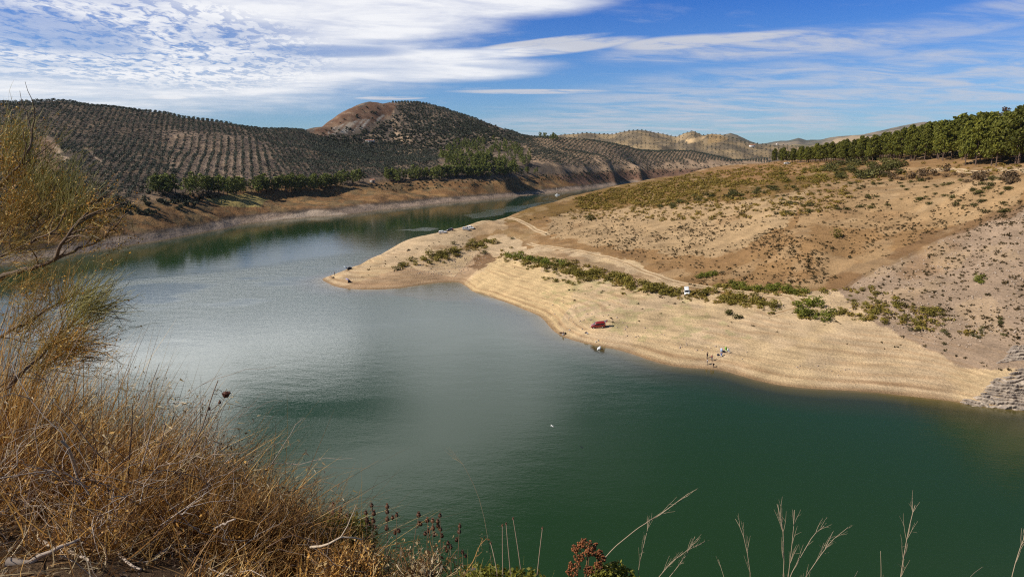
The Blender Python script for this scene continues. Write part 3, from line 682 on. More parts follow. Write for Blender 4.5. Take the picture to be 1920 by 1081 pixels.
for k, (e_, x_, y_) in enumerate(cand):
    front = e_ < 8
    h_ = np.interp(y_, [280, 400, 555], [21.0, 16.2, 10.8])*rng.uniform(.84, 1.14)
    dead = k in (120, 160)
    place_tree('pine_tree', deadP if dead else pineP[rng.integers(7)], (BARK, RUSTL if dead else PINEL),
        'reddish brown dying pine standing among the green pines of the plateau wood' if dead else ('tall green pine on the sunny front edge of the plateau wood' if front else 'green pine inside the dense wood on the plateau'),
        'tree', (x_, y_, float(prom.h(x_, y_))-.1), h_/15, rng.uniform(0, 6.28), 'dying pines in the plateau wood' if dead else ('pines along the edge of the plateau wood' if front else 'pines inside the plateau wood'))
# the brown crown that stands above the right end of the wood
for (px, py, D, hh) in ((1878, 262, 400, 20.0), (1838, 270, 420, 17.5)):
    w = at_Y(px, py, D); z = float(prom.h(w[0], w[1]))
    place_tree('pine_tree', deadP, (BARK, RUSTL), 'tallest pine with a reddish brown crown above the right end of the wood' if hh > 18 else 'thin brown topped pine beside the tallest reddish one', 'tree', (w[0], w[1], z), hh/15, 1.0, 'brown crowned pines above the wood')

# ---- pines along the far shore
farP = []
for k in range(5):
    tr, cr = pine(540+k, 11.0, 13, 17, .62, False); farP.append((tr.mesh('trunk'), cr.mesh('crown'), both(tr, cr)))
fp = [along_px([(285,361),(330,364),(380,361)], 22, 3, 2.5, hill), along_px([(385,362),(450,362),(520,357),(640,351)], 120, 4, 2.5, hill), along_px([(640,347),(690,340)], 12, 4, 3, hill),
      along_px([(715,339),(780,336),(860,331),(1000,324)], 120, 4, 2.2, hill), scatter_px([(822,278),(860,268),(925,262),(990,282),(1000,308),(940,324),(840,320),(825,300)], 270, hill), along_px([(935,233),(985,248),(1045,262)], 60, 4, 2.5, hill)]
fg = np.concatenate([np.full(len(q), i) for i, q in enumerate(fp)]); fp = np.concatenate(fp); fp = fp[:, :3]
order = np.argsort(fp[:, 1]); fp = fp[order]; fg = fg[order]
NIND = 92
names = ['bushy pine in the small grove by the olive hill shore', 'pine in the long belt under the striped olive rows', 'pine in the gap between the two shore belts', 'pine in the shore belt under the conical hill', 'pine in the dense wood on the foot of the conical hill', 'pine on the crest behind the conical hill']
for i in range(NIND):
    s = rng.uniform(1.0, 1.4); g_ = int(fg[i])
    t = thing('pine_tree', names[g_], 'tree', fp[i]-[0, 0, .2], rng.uniform(0, 6.28), names[g_].replace('pine in', 'pines in').replace('bushy ', '')); t.scale = (s*1.15, s*1.15, s)
    m_ = farP[rng.integers(5)]; link('trunk', m_[0], BARK, t); link('crown', m_[1], PINEF, t)
rest = fp[NIND:]; s = rng.uniform(.9, 1.35, len(rest))*np.where(rest[:, 1] > 1000, .8, 1)
bk_ = np.array([[x_, y_, float(prom.h(x_, y_))] for _, x_, y_ in back]).reshape(-1, 3); sb_ = (np.interp(bk_[:, 1], [280, 400, 555], [21, 16.5, 11])/11*rng.uniform(.9, 1.2, len(bk_)))
V, F_, M_ = merged([p[2] for p in farP], bk_-[0, 0, .2], sb_*1.1, rng.uniform(0, 6.28, len(bk_)), sb_)
tag(link('pine_wood', mesh_np('pine_wood', V, F_, M_), [PINEL, BARK]), 'pines massed on the rising ground deep in the plateau wood', 'woodland', kind='stuff')
V, F_, M_ = merged([p[2] for p in farP], rest-[0, 0, .2], s*1.15, rng.uniform(0, 6.28, len(rest)), s)
tag(link('pine_woodland', mesh_np('pine_woodland', V, F_, M_), [PINEF, BARK]), 'dark green pine woods on the far shore and the conical hill foot', 'woodland', kind='stuff')

# ---- olive groves
def rows(region_px, ang, s1, s2, jit, keep=1.0, fan=hill):
    """a planted grid on the hills, turned by ang, inside a polygon of the photograph"""
    G1 = np.arange(-2200, 2200, s1); G2 = np.arange(-2200, 2200, s2); a, b_ = np.meshgrid(G1, G2); a = a.ravel(); b_ = b_.ravel()
    x = a*math.cos(ang)-b_*math.sin(ang); y = a*math.sin(ang)+b_*math.cos(ang)
    k = (y > 300) & (y < 1800) & (np.abs(x/y) < 1.0); x, y = x[k], y[k]
    x = x+rng.normal(0, jit, len(x)); y = y+rng.normal(0, jit, len(x)); z = fan.h(x, y); P_ = np.c_[x, y, z]
    px, py = project(P_); wob = (fbm(x/40, y/40, 3, 600)-.5)
    k = inpoly(px+wob*30, py+wob*14, region_px) & (z > 12) & (rng.random(len(x)) < keep); P_ = P_[k]
    return P_[fan.seen(P_, 3.0)]
LEFT = [(-600,150),(0,180),(210,195),(400,215),(500,235),(570,245),(610,262),(640,280),(720,300),(800,290),(830,305),(820,330),(720,330),(640,345),(520,345),(400,352),(290,352),(250,375),(200,395),(100,400),(-600,420)]
STR = [(318,252),(480,258),(520,300),(505,340),(330,340)]
ol1 = rows(LEFT, R(24), 6.3, 5.9, .65, .95)
px, py = project(ol1); ol1 = ol1[~inpoly(px, py, STR)]; px, py = project(ol1)
ol1 = ol1[~(inpoly(px, py, [(80,250),(96,258),(132,302),(118,306)]) | inpoly(px, py, [(150,272),(165,285),(195,305),(180,305)]) | (inpoly(px, py, [(60,255),(100,262),(120,320),(70,330)]) & (rng.random(len(px)) < .75)))]
ol2 = rows(STR, math.atan2(-(400-960)/F, 1)-R(3), 8.4, 5.2, .35)
ol3 = rows([(960,236),(1060,262),(1160,268),(1300,284),(1440,296),(1445,304),(1300,303),(1200,308),(1060,312),(1000,300),(985,275),(930,255)], R(-20), 6.3, 5.4, .5)
ol4 = rows([(735,195),(780,190),(840,202),(890,222),(930,240),(860,262),(790,250),(750,225)], R(10), 6.6, 6.2, .8)
ol5 = rows([(570,250),(640,268),(700,270),(800,275),(830,290),(800,310),(700,315),(600,300)], R(40), 5.8, 5.6, .9, .93)
olv = np.concatenate([ol1, ol2, ol3, ol4, ol5]); og = np.concatenate([np.full(len(q), i) for i, q in enumerate((ol1, ol2, ol3, ol4, ol5))])
olP = []
for k in range(5):
    tr, cr = olive(700+k); olP.append((tr.mesh('trunk'), cr.mesh('crown'), both(tr, cr)))
px, py = project(olv); k = ~inpoly(px, py, [(608,252),(648,231),(705,215),(730,212),(738,222),(700,240),(655,257)]); olv = olv[k]; og = og[k]; px, py = project(olv); vis = (px > 215) & (px < 1930)
order = np.argsort(olv[:, 1]+1e5*~vis); olv = olv[order]; og = og[order]
NIND = 270
nm = ['small round olive tree on the dark left hillside above the shore pines', 'olive tree in the pale vertical rows of the left hill', 'olive tree on the spur of curved rows right of the conical hill', 'olive tree on the top of the conical hill', 'olive tree in the saddle beside the conical hill']
for i in range(NIND):
    s = rng.uniform(.8, 1.2); t = thing('olive_tree', nm[og[i]], 'tree', olv[i]-[0, 0, .1], rng.uniform(0, 6.28), nm[og[i]].replace('olive tree', 'olive trees')); t.scale = (s, s, s*.95)
    m_ = olP[rng.integers(5)]; link('trunk', m_[0], BARK, t); link('crown', m_[1], OLIVEL, t)
rest = olv[NIND:]; s = rng.uniform(.78, 1.2, len(rest))
V, F_, M_ = merged([p[2] for p in olP], rest-[0, 0, .1], s, rng.uniform(0, 6.28, len(rest)), s*.95)
tag(link('olive_grove', mesh_np('olive_grove', V, F_, M_), [OLIVEL, BARK]), 'olive groves covering the far hills in rows of small dark trees', 'olive grove', kind='stuff')
print('olives', len(olv), 'far pines', len(fp), 'pines', len(cand))
# wild trees and scrub on the conical hill and along the shore terraces
wl = np.concatenate([scatter_px([(590,255),(640,240),(700,235),(740,240),(800,235),(900,240),(960,260),(900,270),(820,285),(760,300),(690,290),(620,275)], 620, hill), scatter_px([(640,238),(760,212),(900,232),(970,262),(880,278),(760,298),(690,290),(600,262)], 1500, hill), scatter_px([(600,245),(690,195),(740,200),(730,235),(650,250)], 36, hill),
    scatter_px([(735,200),(780,192),(840,204),(890,224),(960,250),(880,262),(800,240)], 420, hill),
    scatter_px([(880,222),(940,240),(1000,262),(960,275),(880,262),(840,240)], 190, hill), scatter_px([(200,380),(300,355),(420,365),(380,385),(250,410)], 70, hill), scatter_px([(640,352),(760,342),(1000,330),(1200,312),(1430,305),(1250,325),(1000,340),(760,358)], 260, hill),
    scatter_px([(1000,335),(1100,318),(1300,306),(1430,305),(1250,328),(1120,345)], 280, hill), scatter_px([(0,330),(100,330),(260,380),(200,420),(0,440)], 160, hill)])
SCAR = [(608,252),(648,231),(705,215),(730,212),(738,222),(700,240),(655,257)]
NW = 620+1500+36+420+190+70
bsh = [bush(800+k, 44, .34, .95, 4).data() for k in range(4)]
s = rng.uniform(1.5, 3.6, len(wl))*np.where(np.arange(len(wl)) > NW, .55, 1); px, py = project(wl); k = ~(inpoly(px, py, SCAR) & (rng.random(len(px)) < .85)); wl = wl[k]; s = s[k]
V, F_, M_ = merged(bsh, wl, s, rng.uniform(0, 6.28, len(wl)))
tag(link('hill_scrub', mesh_np('hill_scrub', V, F_, M_), OAKL), 'dark evergreen scrub on the conical hill and the far shore', 'scrub', kind='stuff')
# tree rows on the far ridges
V1_, F1_ = midr; ncol = int((F1_[0][3]-F1_[0][0])); nrow = len(V1_)//ncol; G_ = V1_.reshape(nrow, ncol, 3)
q = []
for i in range(0, nrow-30, 1):
    for j in range(0, ncol-1, 2):
        if rng.random() < .95: 
            f = rng.random(); q.append(G_[i, j]*(1-f*.3)+G_[i, j+1]*f*.3+[rng.normal(0, 1.2), rng.normal(0, 1.2), 0])
q = np.array(q); px, py = project(q); q = q[~(inpoly(px, py, [(1285,262),(1325,254),(1318,262),(1290,270)]) & (rng.random(len(q)) < .9))]
lowp = [olive(760+k, 14, 1.2)[1].data() for k in range(3)]; s = rng.uniform(.6, 1.1, len(q))
V, F_, M_ = merged(lowp, q, s, rng.uniform(0, 6.28, len(q)), s*.9)
tag(link('far_olive_grove', mesh_np('far_olive_grove', V, F_, M_), OLIVEL), 'rows of olive trees on the pale far ridge', 'olive grove', kind='stuff')

# ---- shrubs of the promontory
TP = [bush(820+k, 150, .15, 1.0+.25*(k % 3), 6).mesh('tamarisk') for k in range(6)]
DP = [bush(840+k, 190, .13, .8, 6).mesh('bush') for k in range(5)]
def shrubs(name, protos, mat, P_, r0, r1, label, group, sq=1.0, cat='shrub'):
    for p in P_:
        o = link(name, protos[rng.integers(len(protos))].copy() if False else protos[rng.integers(len(protos))])
        if not o.data.materials: o.data.materials.append(mat)
        if o.data.materials[0] != mat:
            o.material_slots[0].link = 'OBJECT'; o.material_slots[0].material = mat
        s = rng.uniform(r0, r1)*SHR; o.location = p; o.scale = (s*rng.uniform(.85, 1.2), s*rng.uniform(.85, 1.2), s*sq*.85*rng.uniform(.8, 1.15)); o.rotation_euler = (0, 0, rng.uniform(0, 6.28))
        tag(o, label, cat, group)
S_ = shrubs; SHR = 1.42
S_('shrub', TP, GRNL, along_px([(945,480),(985,487),(1040,495),(1060,500)], 26, 5, 3), .9, 1.7, 'yellow green shrub in the belt above the yellow beach headland', 'shrubs above the beach headland')
S_('shrub', TP, TAML, along_px([(985,497),(1060,510),(1150,522),(1182,532)], 46, 5, 5), 1.0, 2.0, 'olive and yellow shrub in the belt below the dirt track', 'shrubs below the dirt track', .85)
S_('shrub', TP, TAML, along_px([(1010,520),(1045,526),(1095,532)], 9, 6, 3), .7, 1.2, 'small shrub on the sand below the main shrub belt', 'small shrubs below the belt')
S_('shrub', TP, TAML, along_px([(1190,540),(1240,546),(1278,552)], 17, 4, 4), 1.2, 2.0, 'dense shrub left of the white van', 'shrubs left of the white van', .9)
S_('shrub', TP, TAML, along_px([(1302,550),(1335,553)], 5, 4, 3), 1.1, 1.7, 'shrub right of the white van', 'shrubs right of the white van', .9)
S_('shrub', TP, TAML, along_px([(1345,560),(1400,566),(1452,576)], 16, 5, 4), 1.0, 1.8, 'shrub in the row on the sand right of the white van', 'shrubs in the row right of the van', .9)
S_('shrub', TP, DARKL, along_px([(1365,590),(1400,593)], 5, 4, 2), .9, 1.4, 'dark green shrub alone on the sand above the people', 'shrubs on the sand above the people', .8)
S_('shrub', TP, GRNL, along_px([(1300,522),(1345,515)], 9, 4, 2.5), .9, 1.5, 'bright green shrub just behind the white van', 'green shrubs behind the van', .8)
S_('shrub', TP, GRNL, along_px([(1345,536),(1420,543),(1512,549)], 28, 4, 3), .9, 1.6, 'bright green shrub in the strip along the track right of the van', 'green strip along the track', .8)
S_('shrub', TP, GRNL, scatter_px([(1488,568),(1520,562),(1565,590),(1555,603),(1520,600),(1490,595)], 17), 1.0, 1.9, 'dense green shrub in the clump at the foot of the grey slope', 'shrub clump at the foot of the grey slope', .9)
S_('shrub', TP, TAML, scatter_px([(1540,545),(1640,540),(1780,590),(1760,622),(1640,606),(1560,590)], 52), .5, 1.3, 'low golden shrub scattered at the foot of the grey slope', 'golden shrubs at the foot of the grey slope', .8)
S_('shrub', TP, DARKL, scatter_px([(1700,600),(1900,590),(1900,650),(1780,650),(1700,622)], 17), .5, .95, 'small dark shrub on the bare sand above the rocks', 'small shrubs above the rocks', .75)
S_('shrub', TP, GRNL, along_px([(1820,533),(1842,526)], 3, 3, 2), .9, 1.4, 'green shrub alone high on the grey slope', 'green shrubs on the grey slope', .7)
S_('shrub', TP, TAML, along_px([(755,497),(800,488),(862,470)], 27, 4, 5), 1.0, 1.9, 'olive shrub in the belt along the spit', 'shrub belt along the spit', .85)
S_('shrub', TP, TAML, along_px([(875,464),(905,458),(935,455)], 13, 4, 3), 1.1, 2.0, 'olive shrub in the clump below the parked cars', 'shrub clump below the parked cars', .85)
S_('shrub', TP, DARKL, prom.hit(*np.array([(850,458),(745,506),(908,476),(960,448)], float).T), 1.2, 1.8, 'single dark shrub on the spit', 'single shrubs on the spit', .8)
S_('shrub', DP, DARKL, prom.hit([1107], [412]), 2.3, 2.4, 'round dark shrub alone beside the upper dirt track', None, 1.0)
S_('shrub', TP, TAML, prom.hit([1570], [446]), 2.1, 2.2, 'round olive shrub alone in the middle of the brown slope', None, 1.0)
S_('low_bush', DP, DARKL, scatter_px([(1430,352),(1560,338),(1900,335),(1900,405),(1700,385),(1560,395),(1450,405)], 120), .55, 1.5, 'rounded gold green cushion bush on the pale upper slope', 'cushion bushes on the pale upper slope', .75, 'bush')
S_('low_bush', DP, DARKL, along_px([(1245,388),(1300,378),(1400,362),(1500,348)], 42, 8, 3.5), 1.1, 2.1, 'dark green bush in the band across the top of the slope', 'dark bushes across the top of the slope', .8, 'bush')
S_('tall_bush', DP, DARKL, scatter_px([(1540,318),(1580,302),(1640,296),(1690,312),(1690,330),(1620,335),(1560,338)], 46), 2.2, 4.0, 'large dark bush below the front of the pine wood', 'large bushes below the pine wood', .85, 'bush')
S_('tall_bush', TP, TAML, scatter_px([(1460,318),(1560,312),(1560,345),(1470,348)], 26), 1.2, 2.4, 'brownish green bush below the left end of the pine wood', 'bushes below the left end of the pine wood', .8, 'bush')
S_('tall_bush', TP, TUFTL, scatter_px([(1640,318),(1780,322),(1910,330),(1900,345),(1760,340),(1660,338)], 30), 1.2, 2.6, 'grey brown leafless bush below the right end of the pine wood', 'leafless bushes below the pine wood', .8, 'bush')
# countless low scrub
sb = [bush(860+k, 40, .24, .8, 4).data() for k in range(5)]
g1 = np.concatenate([scatter_px([(1072,374),(1140,356),(1200,345),(1300,326),(1440,309),(1490,318),(1440,345),(1300,372),(1150,392),(1090,392)], 3000), scatter_px([(1440,305),(1640,303),(1540,340),(1440,345)], 240), along_px([(945,478),(1060,500),(1180,528)], 190, 12, 7), along_px([(1180,532),(1290,552),(1450,570)], 110, 10, 7), along_px([(745,500),(860,472),(940,455)], 80, 10, 7), scatter_px([(1540,545),(1640,540),(1780,590),(1860,640),(1640,606),(1560,590)], 110), scatter_px([(1020,408),(1250,345),(1440,300),(1660,325),(1560,400),(1300,415),(1150,415)], 950), along_px([(1080,392),(1250,384),(1420,368)], 200, 10, 5), scatter_px([(1440,306),(1920,306),(1920,325),(1640,340),(1440,330)], 160)])
k = fbm(g1[:, 0]/16, g1[:, 1]/16, 3, 650) > rng.uniform(.27, .47, len(g1)); g1 = g1[k]; s = rng.uniform(.5, 1.8, len(g1)); V, F_, M_ = merged(sb, g1, s, rng.uniform(0, 6.28, len(g1)), s*.75)
tag(link('golden_scrub', mesh_np('golden_scrub', V, F_, M_), leafmat('golden scrub', (.13, .095, .018), (.28, .195, .042), .2, .12)), 'low golden green scrub covering the crest of the promontory', 'scrub', kind='stuff')
g4 = np.concatenate([along_px([(945,480),(985,487),(1040,497),(1065,503)], 70, 8, 4), along_px([(985,497),(1060,512),(1150,524),(1185,535)], 170, 9, 7), along_px([(1185,540),(1240,546),(1280,553)], 60, 6, 5), along_px([(1300,550),(1340,556),(1400,566),(1455,577)], 60, 7, 5), along_px([(1345,537),(1420,544),(1515,550)], 90, 6, 3), scatter_px([(1488,566),(1525,560),(1570,590),(1555,605),(1520,602),(1490,597)], 50), scatter_px([(1545,545),(1640,540),(1790,590),(1770,625),(1640,608),(1560,592)], 120), along_px([(755,498),(800,489),(865,470)], 80, 6, 6), along_px([(875,464),(935,455)], 40, 6, 4)])
k = fbm(g4[:, 0]/7, g4[:, 1]/7, 3, 660) > rng.uniform(.36, .56, len(g4)); g4 = g4[k]; s = rng.uniform(.6, 1.9, len(g4)); V, F_, M_ = merged(sb, g4, s, rng.uniform(0, 6.28, len(g4)), s*.6)
tag(link('undergrowth', mesh_np('undergrowth', V, F_, M_), leafmat('belt undergrowth', (.12, .105, .022), (.31, .24, .05), .2, .2)), 'low olive undergrowth filling the shrub belts above the beach', 'undergrowth', kind='stuff')
tf = [bush(880+k, 16, .34, .7, 3).data() for k in range(4)]
g2 = np.concatenate([scatter_px([(1020,445),(1045,400),(1130,385),(1260,372),(1460,352),(1520,400),(1480,470),(1300,480),(1150,470)], 2600), scatter_px([(1480,340),(1920,335),(1920,420),(1700,440),(1500,430)], 1100), scatter_px([(1580,545),(1660,497),(1800,432),(1920,395),(1920,660),(1780,600)], 900),
    scatter_px([(960,410),(1060,430),(1180,480),(1300,540),(1560,530),(1560,440),(1100,400)], 1500), scatter_px([(1480,425),(1700,422),(1780,425),(1600,528),(1480,535)], 800), scatter_px([(960,500),(1200,545),(1500,575),(1900,660),(1900,700),(1500,640),(1100,600)], 130), scatter_px([(640,525),(760,470),(900,425),(950,410),(930,470),(850,500)], 110), scatter_px([(1560,560),(1700,560),(1900,620),(1760,640)], 160)])
k = fbm(g2[:, 0]/14, g2[:, 1]/14, 4, 670) > rng.uniform(.26, .54, len(g2)); g2 = g2[k]; s = .16+.62*rng.random(len(g2))**1.4*np.where(rng.random(len(g2)) < .12, 1.7, 1); V, F_, M_ = merged(tf, g2, s, rng.uniform(0, 6.28, len(g2)), s)
tag(link('dry_tufts', mesh_np('dry_tufts', V, F_, M_), leafmat('dry tufts', (.065, .050, .018), (.17, .115, .05), .1, .11)), 'small dark tufts dotted over the stony slopes', 'tufts', kind='stuff')
st = [];
for k in range(4):
    m_ = MB(); m_.ball((0, 0, .1), (.5, .4, .3), 6, 4); V, fs, ms = m_.data(); V = V*(1+.35*(np.random.default_rng(k).random((len(V), 1))-.5)); st.append((V, fs, ms))
g3 = np.concatenate([scatter_px([(1580,545),(1660,497),(1800,432),(1920,395),(1920,640),(1780,620)], 500), scatter_px([(1500,540),(1700,560),(1880,620),(1800,660),(1600,600)], 260), scatter_px([(770,515),(900,470),(920,480),(860,520)], 160), scatter_px([(1000,600),(1300,660),(1600,710),(1600,690),(1300,640),(1050,560)], 110)])
s = rng.uniform(.2, .8, len(g3)); V, F_, M_ = merged(st, g3, s, rng.uniform(0, 6.28, len(g3)), s)
tag(link('stones', mesh_np('stones', V, F_, M_), simple('pale stone', (.40, .31, .235), .9, .25, .4)), 'pale loose stones strewn over the slopes', 'stones', kind='stuff')
# ---- dirt tracks: two wheel ruts on the ground
def track(name, line, w, label=None):
    p = np.array(line, float); q = prom.hit(p[:, 0], p[:, 1]); q = q[~np.isnan(q[:, 0])]; q = resample(q, 1.0)
    for _ in range(8): q[1:-1] = (q[:-2]+q[2:]+2*q[1:-1])/4
    t = np.gradient(q, axis=0)[:, :2]; t /= np.linalg.norm(t, axis=1)[:, None]+1e-9; n = np.c_[-t[:, 1], t[:, 0]]
    offs = np.linspace(-w, w, 9); V = []
    for o in offs:
        xy = q[:, :2]+n*(o+(vnoise(np.arange(len(q))/3.0, np.full(len(q), 3.1*o+50), 9)-.5)[:, None]*.25); V.append(np.c_[xy, prom.h(xy[:, 0], xy[:, 1])+.06])
    V = np.stack(V, 1).reshape(-1, 3); F_ = grid_faces(len(q), 9)
    cc_ = np.array([.37,.25,.14])*np.ones((len(q), 9, 3)); cc_[:, [1, 2, 6, 7]] = (.55, .41, .255); cc_[:, [0, 8]] = (.42, .29, .165)
    tag(link(name, mesh_np(name, V, [F_], col=cc_.reshape(-1, 3), smooth=True), TER), kind='structure')
track('dirt_track', [(950,408),(970,412),(995,424),(1018,436),(1028,441)], 1.7)
track('dirt_track', [(992,456),(1002,460),(1040,465),(1090,472),(1140,482),(1180,495),(1215,512),(1250,525),(1290,534),(1340,541),(1420,551),(1480,556)], 1.6)
track('dirt_track', [(1480,556),(1500,575),(1440,592)], 1.4)
track('dirt_track', [(1750,318),(1800,318),(1860,318),(1935,320)], 2.4)
track('dirt_track', [(830,436),(880,424),(920,414),(950,408)], 2.6)
# ================================================================== vehicles, people, buildings and gear
GLASS = simple('car glass', (.015, .018, .022), .08, .1, 2, spec=.6)
TYRE = simple('tyre rubber', (.02, .02, .02), .85, .2, 5); RIM = simple('alloy rim', (.55, .55, .56), .35, .1, 5, metal=.6)
WHITEP = simple('white car paint', (.78, .78, .78), .3, .05, 1, coat=.5); REDP = simple('red car paint', (.21, .014, .012), .3, .1, 1, coat=.6)
BLACKP = simple('dark blue car paint', (.018, .02, .035), .25, .1, 1, coat=.6); SILVP = simple('silver car paint', (.55, .56, .58), .3, .08, 1, metal=.4, coat=.5)
LAMPG = simple('headlamp glass', (.7, .72, .75), .15, .05, 3, spec=.6); TAILR = simple('tail lamp red', (.35, .02, .015), .2, .1, 3); PLAST = simple('black plastic', (.025, .025, .026), .6, .2, 4); DARKI = simple('dark interior', (.012, .011, .011), .9, .3, 3)
def vehicle(name, label, cat, paint, loc, rz, Lg=4.25, Wd=1.78, Hg=1.62, van=False, tailgate=False, group=None, tilt=None):
    t = thing(name, label, cat, loc, rz, group)
    if tilt is not None: t.rotation_euler = tilt
    sx = Lg/4.3; hz = Hg/1.62; w = Wd/2
    # stations: x, sill, belt, roof, half width, roof half width
    if van: ST = [(-2.15,.42,.95,1.0,.90,.86),(-2.12,.30,1.0,1.55,.96,.84),(-1.9,.28,1.02,1.62,1.0,.82),(-.6,.25,1.0,1.66,1.0,.82),(.4,.25,.98,1.62,1.0,.80),(.8,.25,.98,1.50,1.0,.78),(1.5,.26,.96,1.0,.98,.80),(1.95,.28,.86,.88,.94,.74),(2.15,.36,.70,.72,.84,.66)]
    else: ST = [(-2.15,.45,.88,.92,.88,.84),(-2.08,.32,.96,1.20,.95,.80),(-1.75,.28,.98,1.52,1.0,.76),(-.7,.25,.96,1.60,1.0,.76),(.2,.25,.95,1.56,1.0,.75),(.55,.25,.95,1.44,1.0,.74),(1.15,.26,.93,.98,.98,.80),(1.85,.28,.84,.87,.94,.74),(2.15,.36,.66,.69,.82,.64)]
    bd = MB(); V = []
    for x, a, b, r, ww, wr in ST:
        x *= sx; a *= hz; b *= hz; r *= hz; ww *= w; wr *= w; mid = (a+b)/2
        V.append([[x,-ww*.9,a],[x,-ww,mid],[x,-ww*.97,b],[x,-wr,r-.03],[x,-wr*.7,r+.015],[x,wr*.7,r+.015],[x,wr,r-.03],[x,ww*.97,b],[x,ww,mid],[x,ww*.9,a]])
    n = 10; k = len(ST); V = np.array(V).reshape(-1, 3)
    bd.add(V, [[i*n+j, (i+1)*n+j, (i+1)*n+(j+1) % n, i*n+(j+1) % n] for i in range(k-1) for j in range(n)])
    for e in (0, (k-1)*n): bd.add(V[e:e+n], [[0, j, j+1] for j in range(1, n-1)])
    body = bd.build('body', paint, t, smooth=False)
    S = np.array(ST)
    def P(xx, side, f):                    # point on the glass house: f=0 belt, 1 roof edge
        b = np.interp(xx, S[:, 0], S[:, 2])*hz; r = np.interp(xx, S[:, 0], S[:, 3])*hz-.03; ww = np.interp(xx, S[:, 0], S[:, 4])*w*.97; wr = np.interp(xx, S[:, 0], S[:, 5])*w
        return [xx*sx, side*(ww+(wr-ww)*f+.012), b+(r-b)*f]
    for s in (-1, 1):
        xs_ = [(-1.85, -.75), (-.62, .35), (.42, 1.0)] if not van else [(-1.95, -.8), (-.68, .45), (.52, 1.2)]
        for x0, x1 in xs_:
            q = MB(); xm = np.linspace(x0, x1, 5); v = [P(x_, s, .12) for x_ in xm]+[P(x_, s, .86) for x_ in xm]
            q.add(v, [[i, i+1, i+6, i+5] for i in range(4)]); q.build('side_window', GLASS, t)
    i0, i1 = (5, 6)
    def cross(a, b, fa, fb, nm, ia):
        A, B = ST[a], ST[b]; q = MB()
        def row(f): 
            x = (A[0]+(B[0]-A[0])*f)*sx; z = (A[3]+(B[3]-A[3])*f)*hz+.028; y = (A[5]+(B[5]-A[5])*f)*w*.9; return [[x, -y, z-.01], [x, 0, z], [x, y, z-.01]]
        q.add(row(fa)+row(fb), [[0, 1, 4, 3], [1, 2, 5, 4]]); q.build(nm, GLASS, t)
    cross(5, 6, .02, .9, 'windscreen', 5)
    if not tailgate: cross(1, 2, .1, .9, 'rear_window', 1)
    for x_ in (-1.32*sx, 1.32*sx):
        for s in (-1, 1):
            wh = MB(); r = .33; wh.tube([[x_, s*(w-.20), r], [x_, s*(w+.015), r]], [r, r], 14); wo = wh.build('wheel', TYRE, t)
            rm = MB(); rm.tube([[x_, s*(w-.02), r], [x_, s*(w+.03), r]], [.21, .19], 10); rm.build('rim', RIM, wo)
    for s in (-1, 1):
        h = MB(); h.box((2.02*sx, s*w*.62-.16, .62*hz), (2.16*sx, s*w*.62+.16, .78*hz)); h.build('headlight', LAMPG, t)
        h = MB(); h.box((-2.17*sx, s*w*.84-.09, .85*hz), (-2.02*sx, s*w*.84+.09, 1.25*hz)); h.build('taillight', TAILR, t)
        h = MB(); h.ball((.95*sx, s*(w+.1), 1.0*hz), (.09, .12, .08), 8, 5); h.build('mirror', paint, t)
    h = MB(); h.box((2.0*sx, -w*.8, .30*hz), (2.2*sx, w*.8, .55*hz)); h.build('front_bumper', PLAST, t)
    h = MB(); h.box((-2.22*sx, -w*.86, .32*hz), (-2.02*sx, w*.86, .6*hz)); h.build('rear_bumper', PLAST if not tailgate else paint, t)
    if tailgate:
        h = MB(); h.box((-2.19*sx, -w*.78, .62*hz), (-2.0*sx, w*.78, 1.5*hz)); h.build('boot_opening', DARKI, t)
        h = MB(); a = R(18); c0 = np.array([-1.95*sx, 0, 1.60*hz]); d = np.array([-math.cos(a), 0, math.sin(a)])*1.15; u = np.array([-math.sin(a), 0, -math.cos(a)])*.07
        V = [c0+[0, -w*.8, 0], c0+[0, w*.8, 0], c0+d+[0, w*.72, 0], c0+d+[0, -w*.72, 0]]; V = np.array(V); V = np.r_[V, V+u]
        h.add(V, [[0,1,2,3],[7,6,5,4],[0,4,5,1],[1,5,6,2],[2,6,7,3],[3,7,4,0]]); tg = h.build('tailgate', paint, t)
        h = MB(); V2 = np.array([c0+d*.12+[0, -w*.62, .012], c0+d*.12+[0, w*.62, .012], c0+d*.62+[0, w*.6, .012], c0+d*.62+[0, -w*.6, .012]]); h.add(V2, [[0,1,2,3]]); h.build('rear_window', GLASS, tg)
    return t
def gpt(px, py): return prom.hit([px], [py])[0]
def ground_tilt(p, rz, e=1.2):
    """sits on the slope"""
    hx = (float(prom.h(p[0]+e, p[1]))-float(prom.h(p[0]-e, p[1])))/(2*e); hy = (float(prom.h(p[0], p[1]+e))-float(prom.h(p[0], p[1]-e)))/(2*e)
    q = Vector((0, 0, 1)).rotation_difference(Vector((-hx, -hy, 1)).normalized()); return (q.to_matrix() @ Matrix.Rotation(rz, 3, 'Z')).to_euler()
def drive(px, py, rz, *a, **k):
    p = gpt(px, py); return vehicle(*a, loc=p+[0, 0, .04], rz=rz, tilt=ground_tilt(p, rz), **k)
drive(1122, 613, R(168), 'parked_car', 'red estate car with its tailgate open on the pale beach', 'car', REDP, Lg=4.35, Hg=1.68, van=True, tailgate=True)
drive(1288, 550, R(-102), 'parked_car', 'white people carrier facing the lake at the end of the shrub belt', 'car', WHITEP, Lg=4.4, Wd=1.8, Hg=1.8, van=True)
drive(830, 437.5, R(8), 'parked_car', 'white hatchback on the spit, nearest the tip of the four parked there', 'car', WHITEP)
drive(843, 433.2, R(170), 'parked_car', 'dark blue car parked on the spit behind the white hatchback', 'car', BLACKP, Hg=1.5)
drive(874, 431.3, R(-14), 'parked_car', 'silver hatchback on the spit in front of a white car', 'car', SILVP)
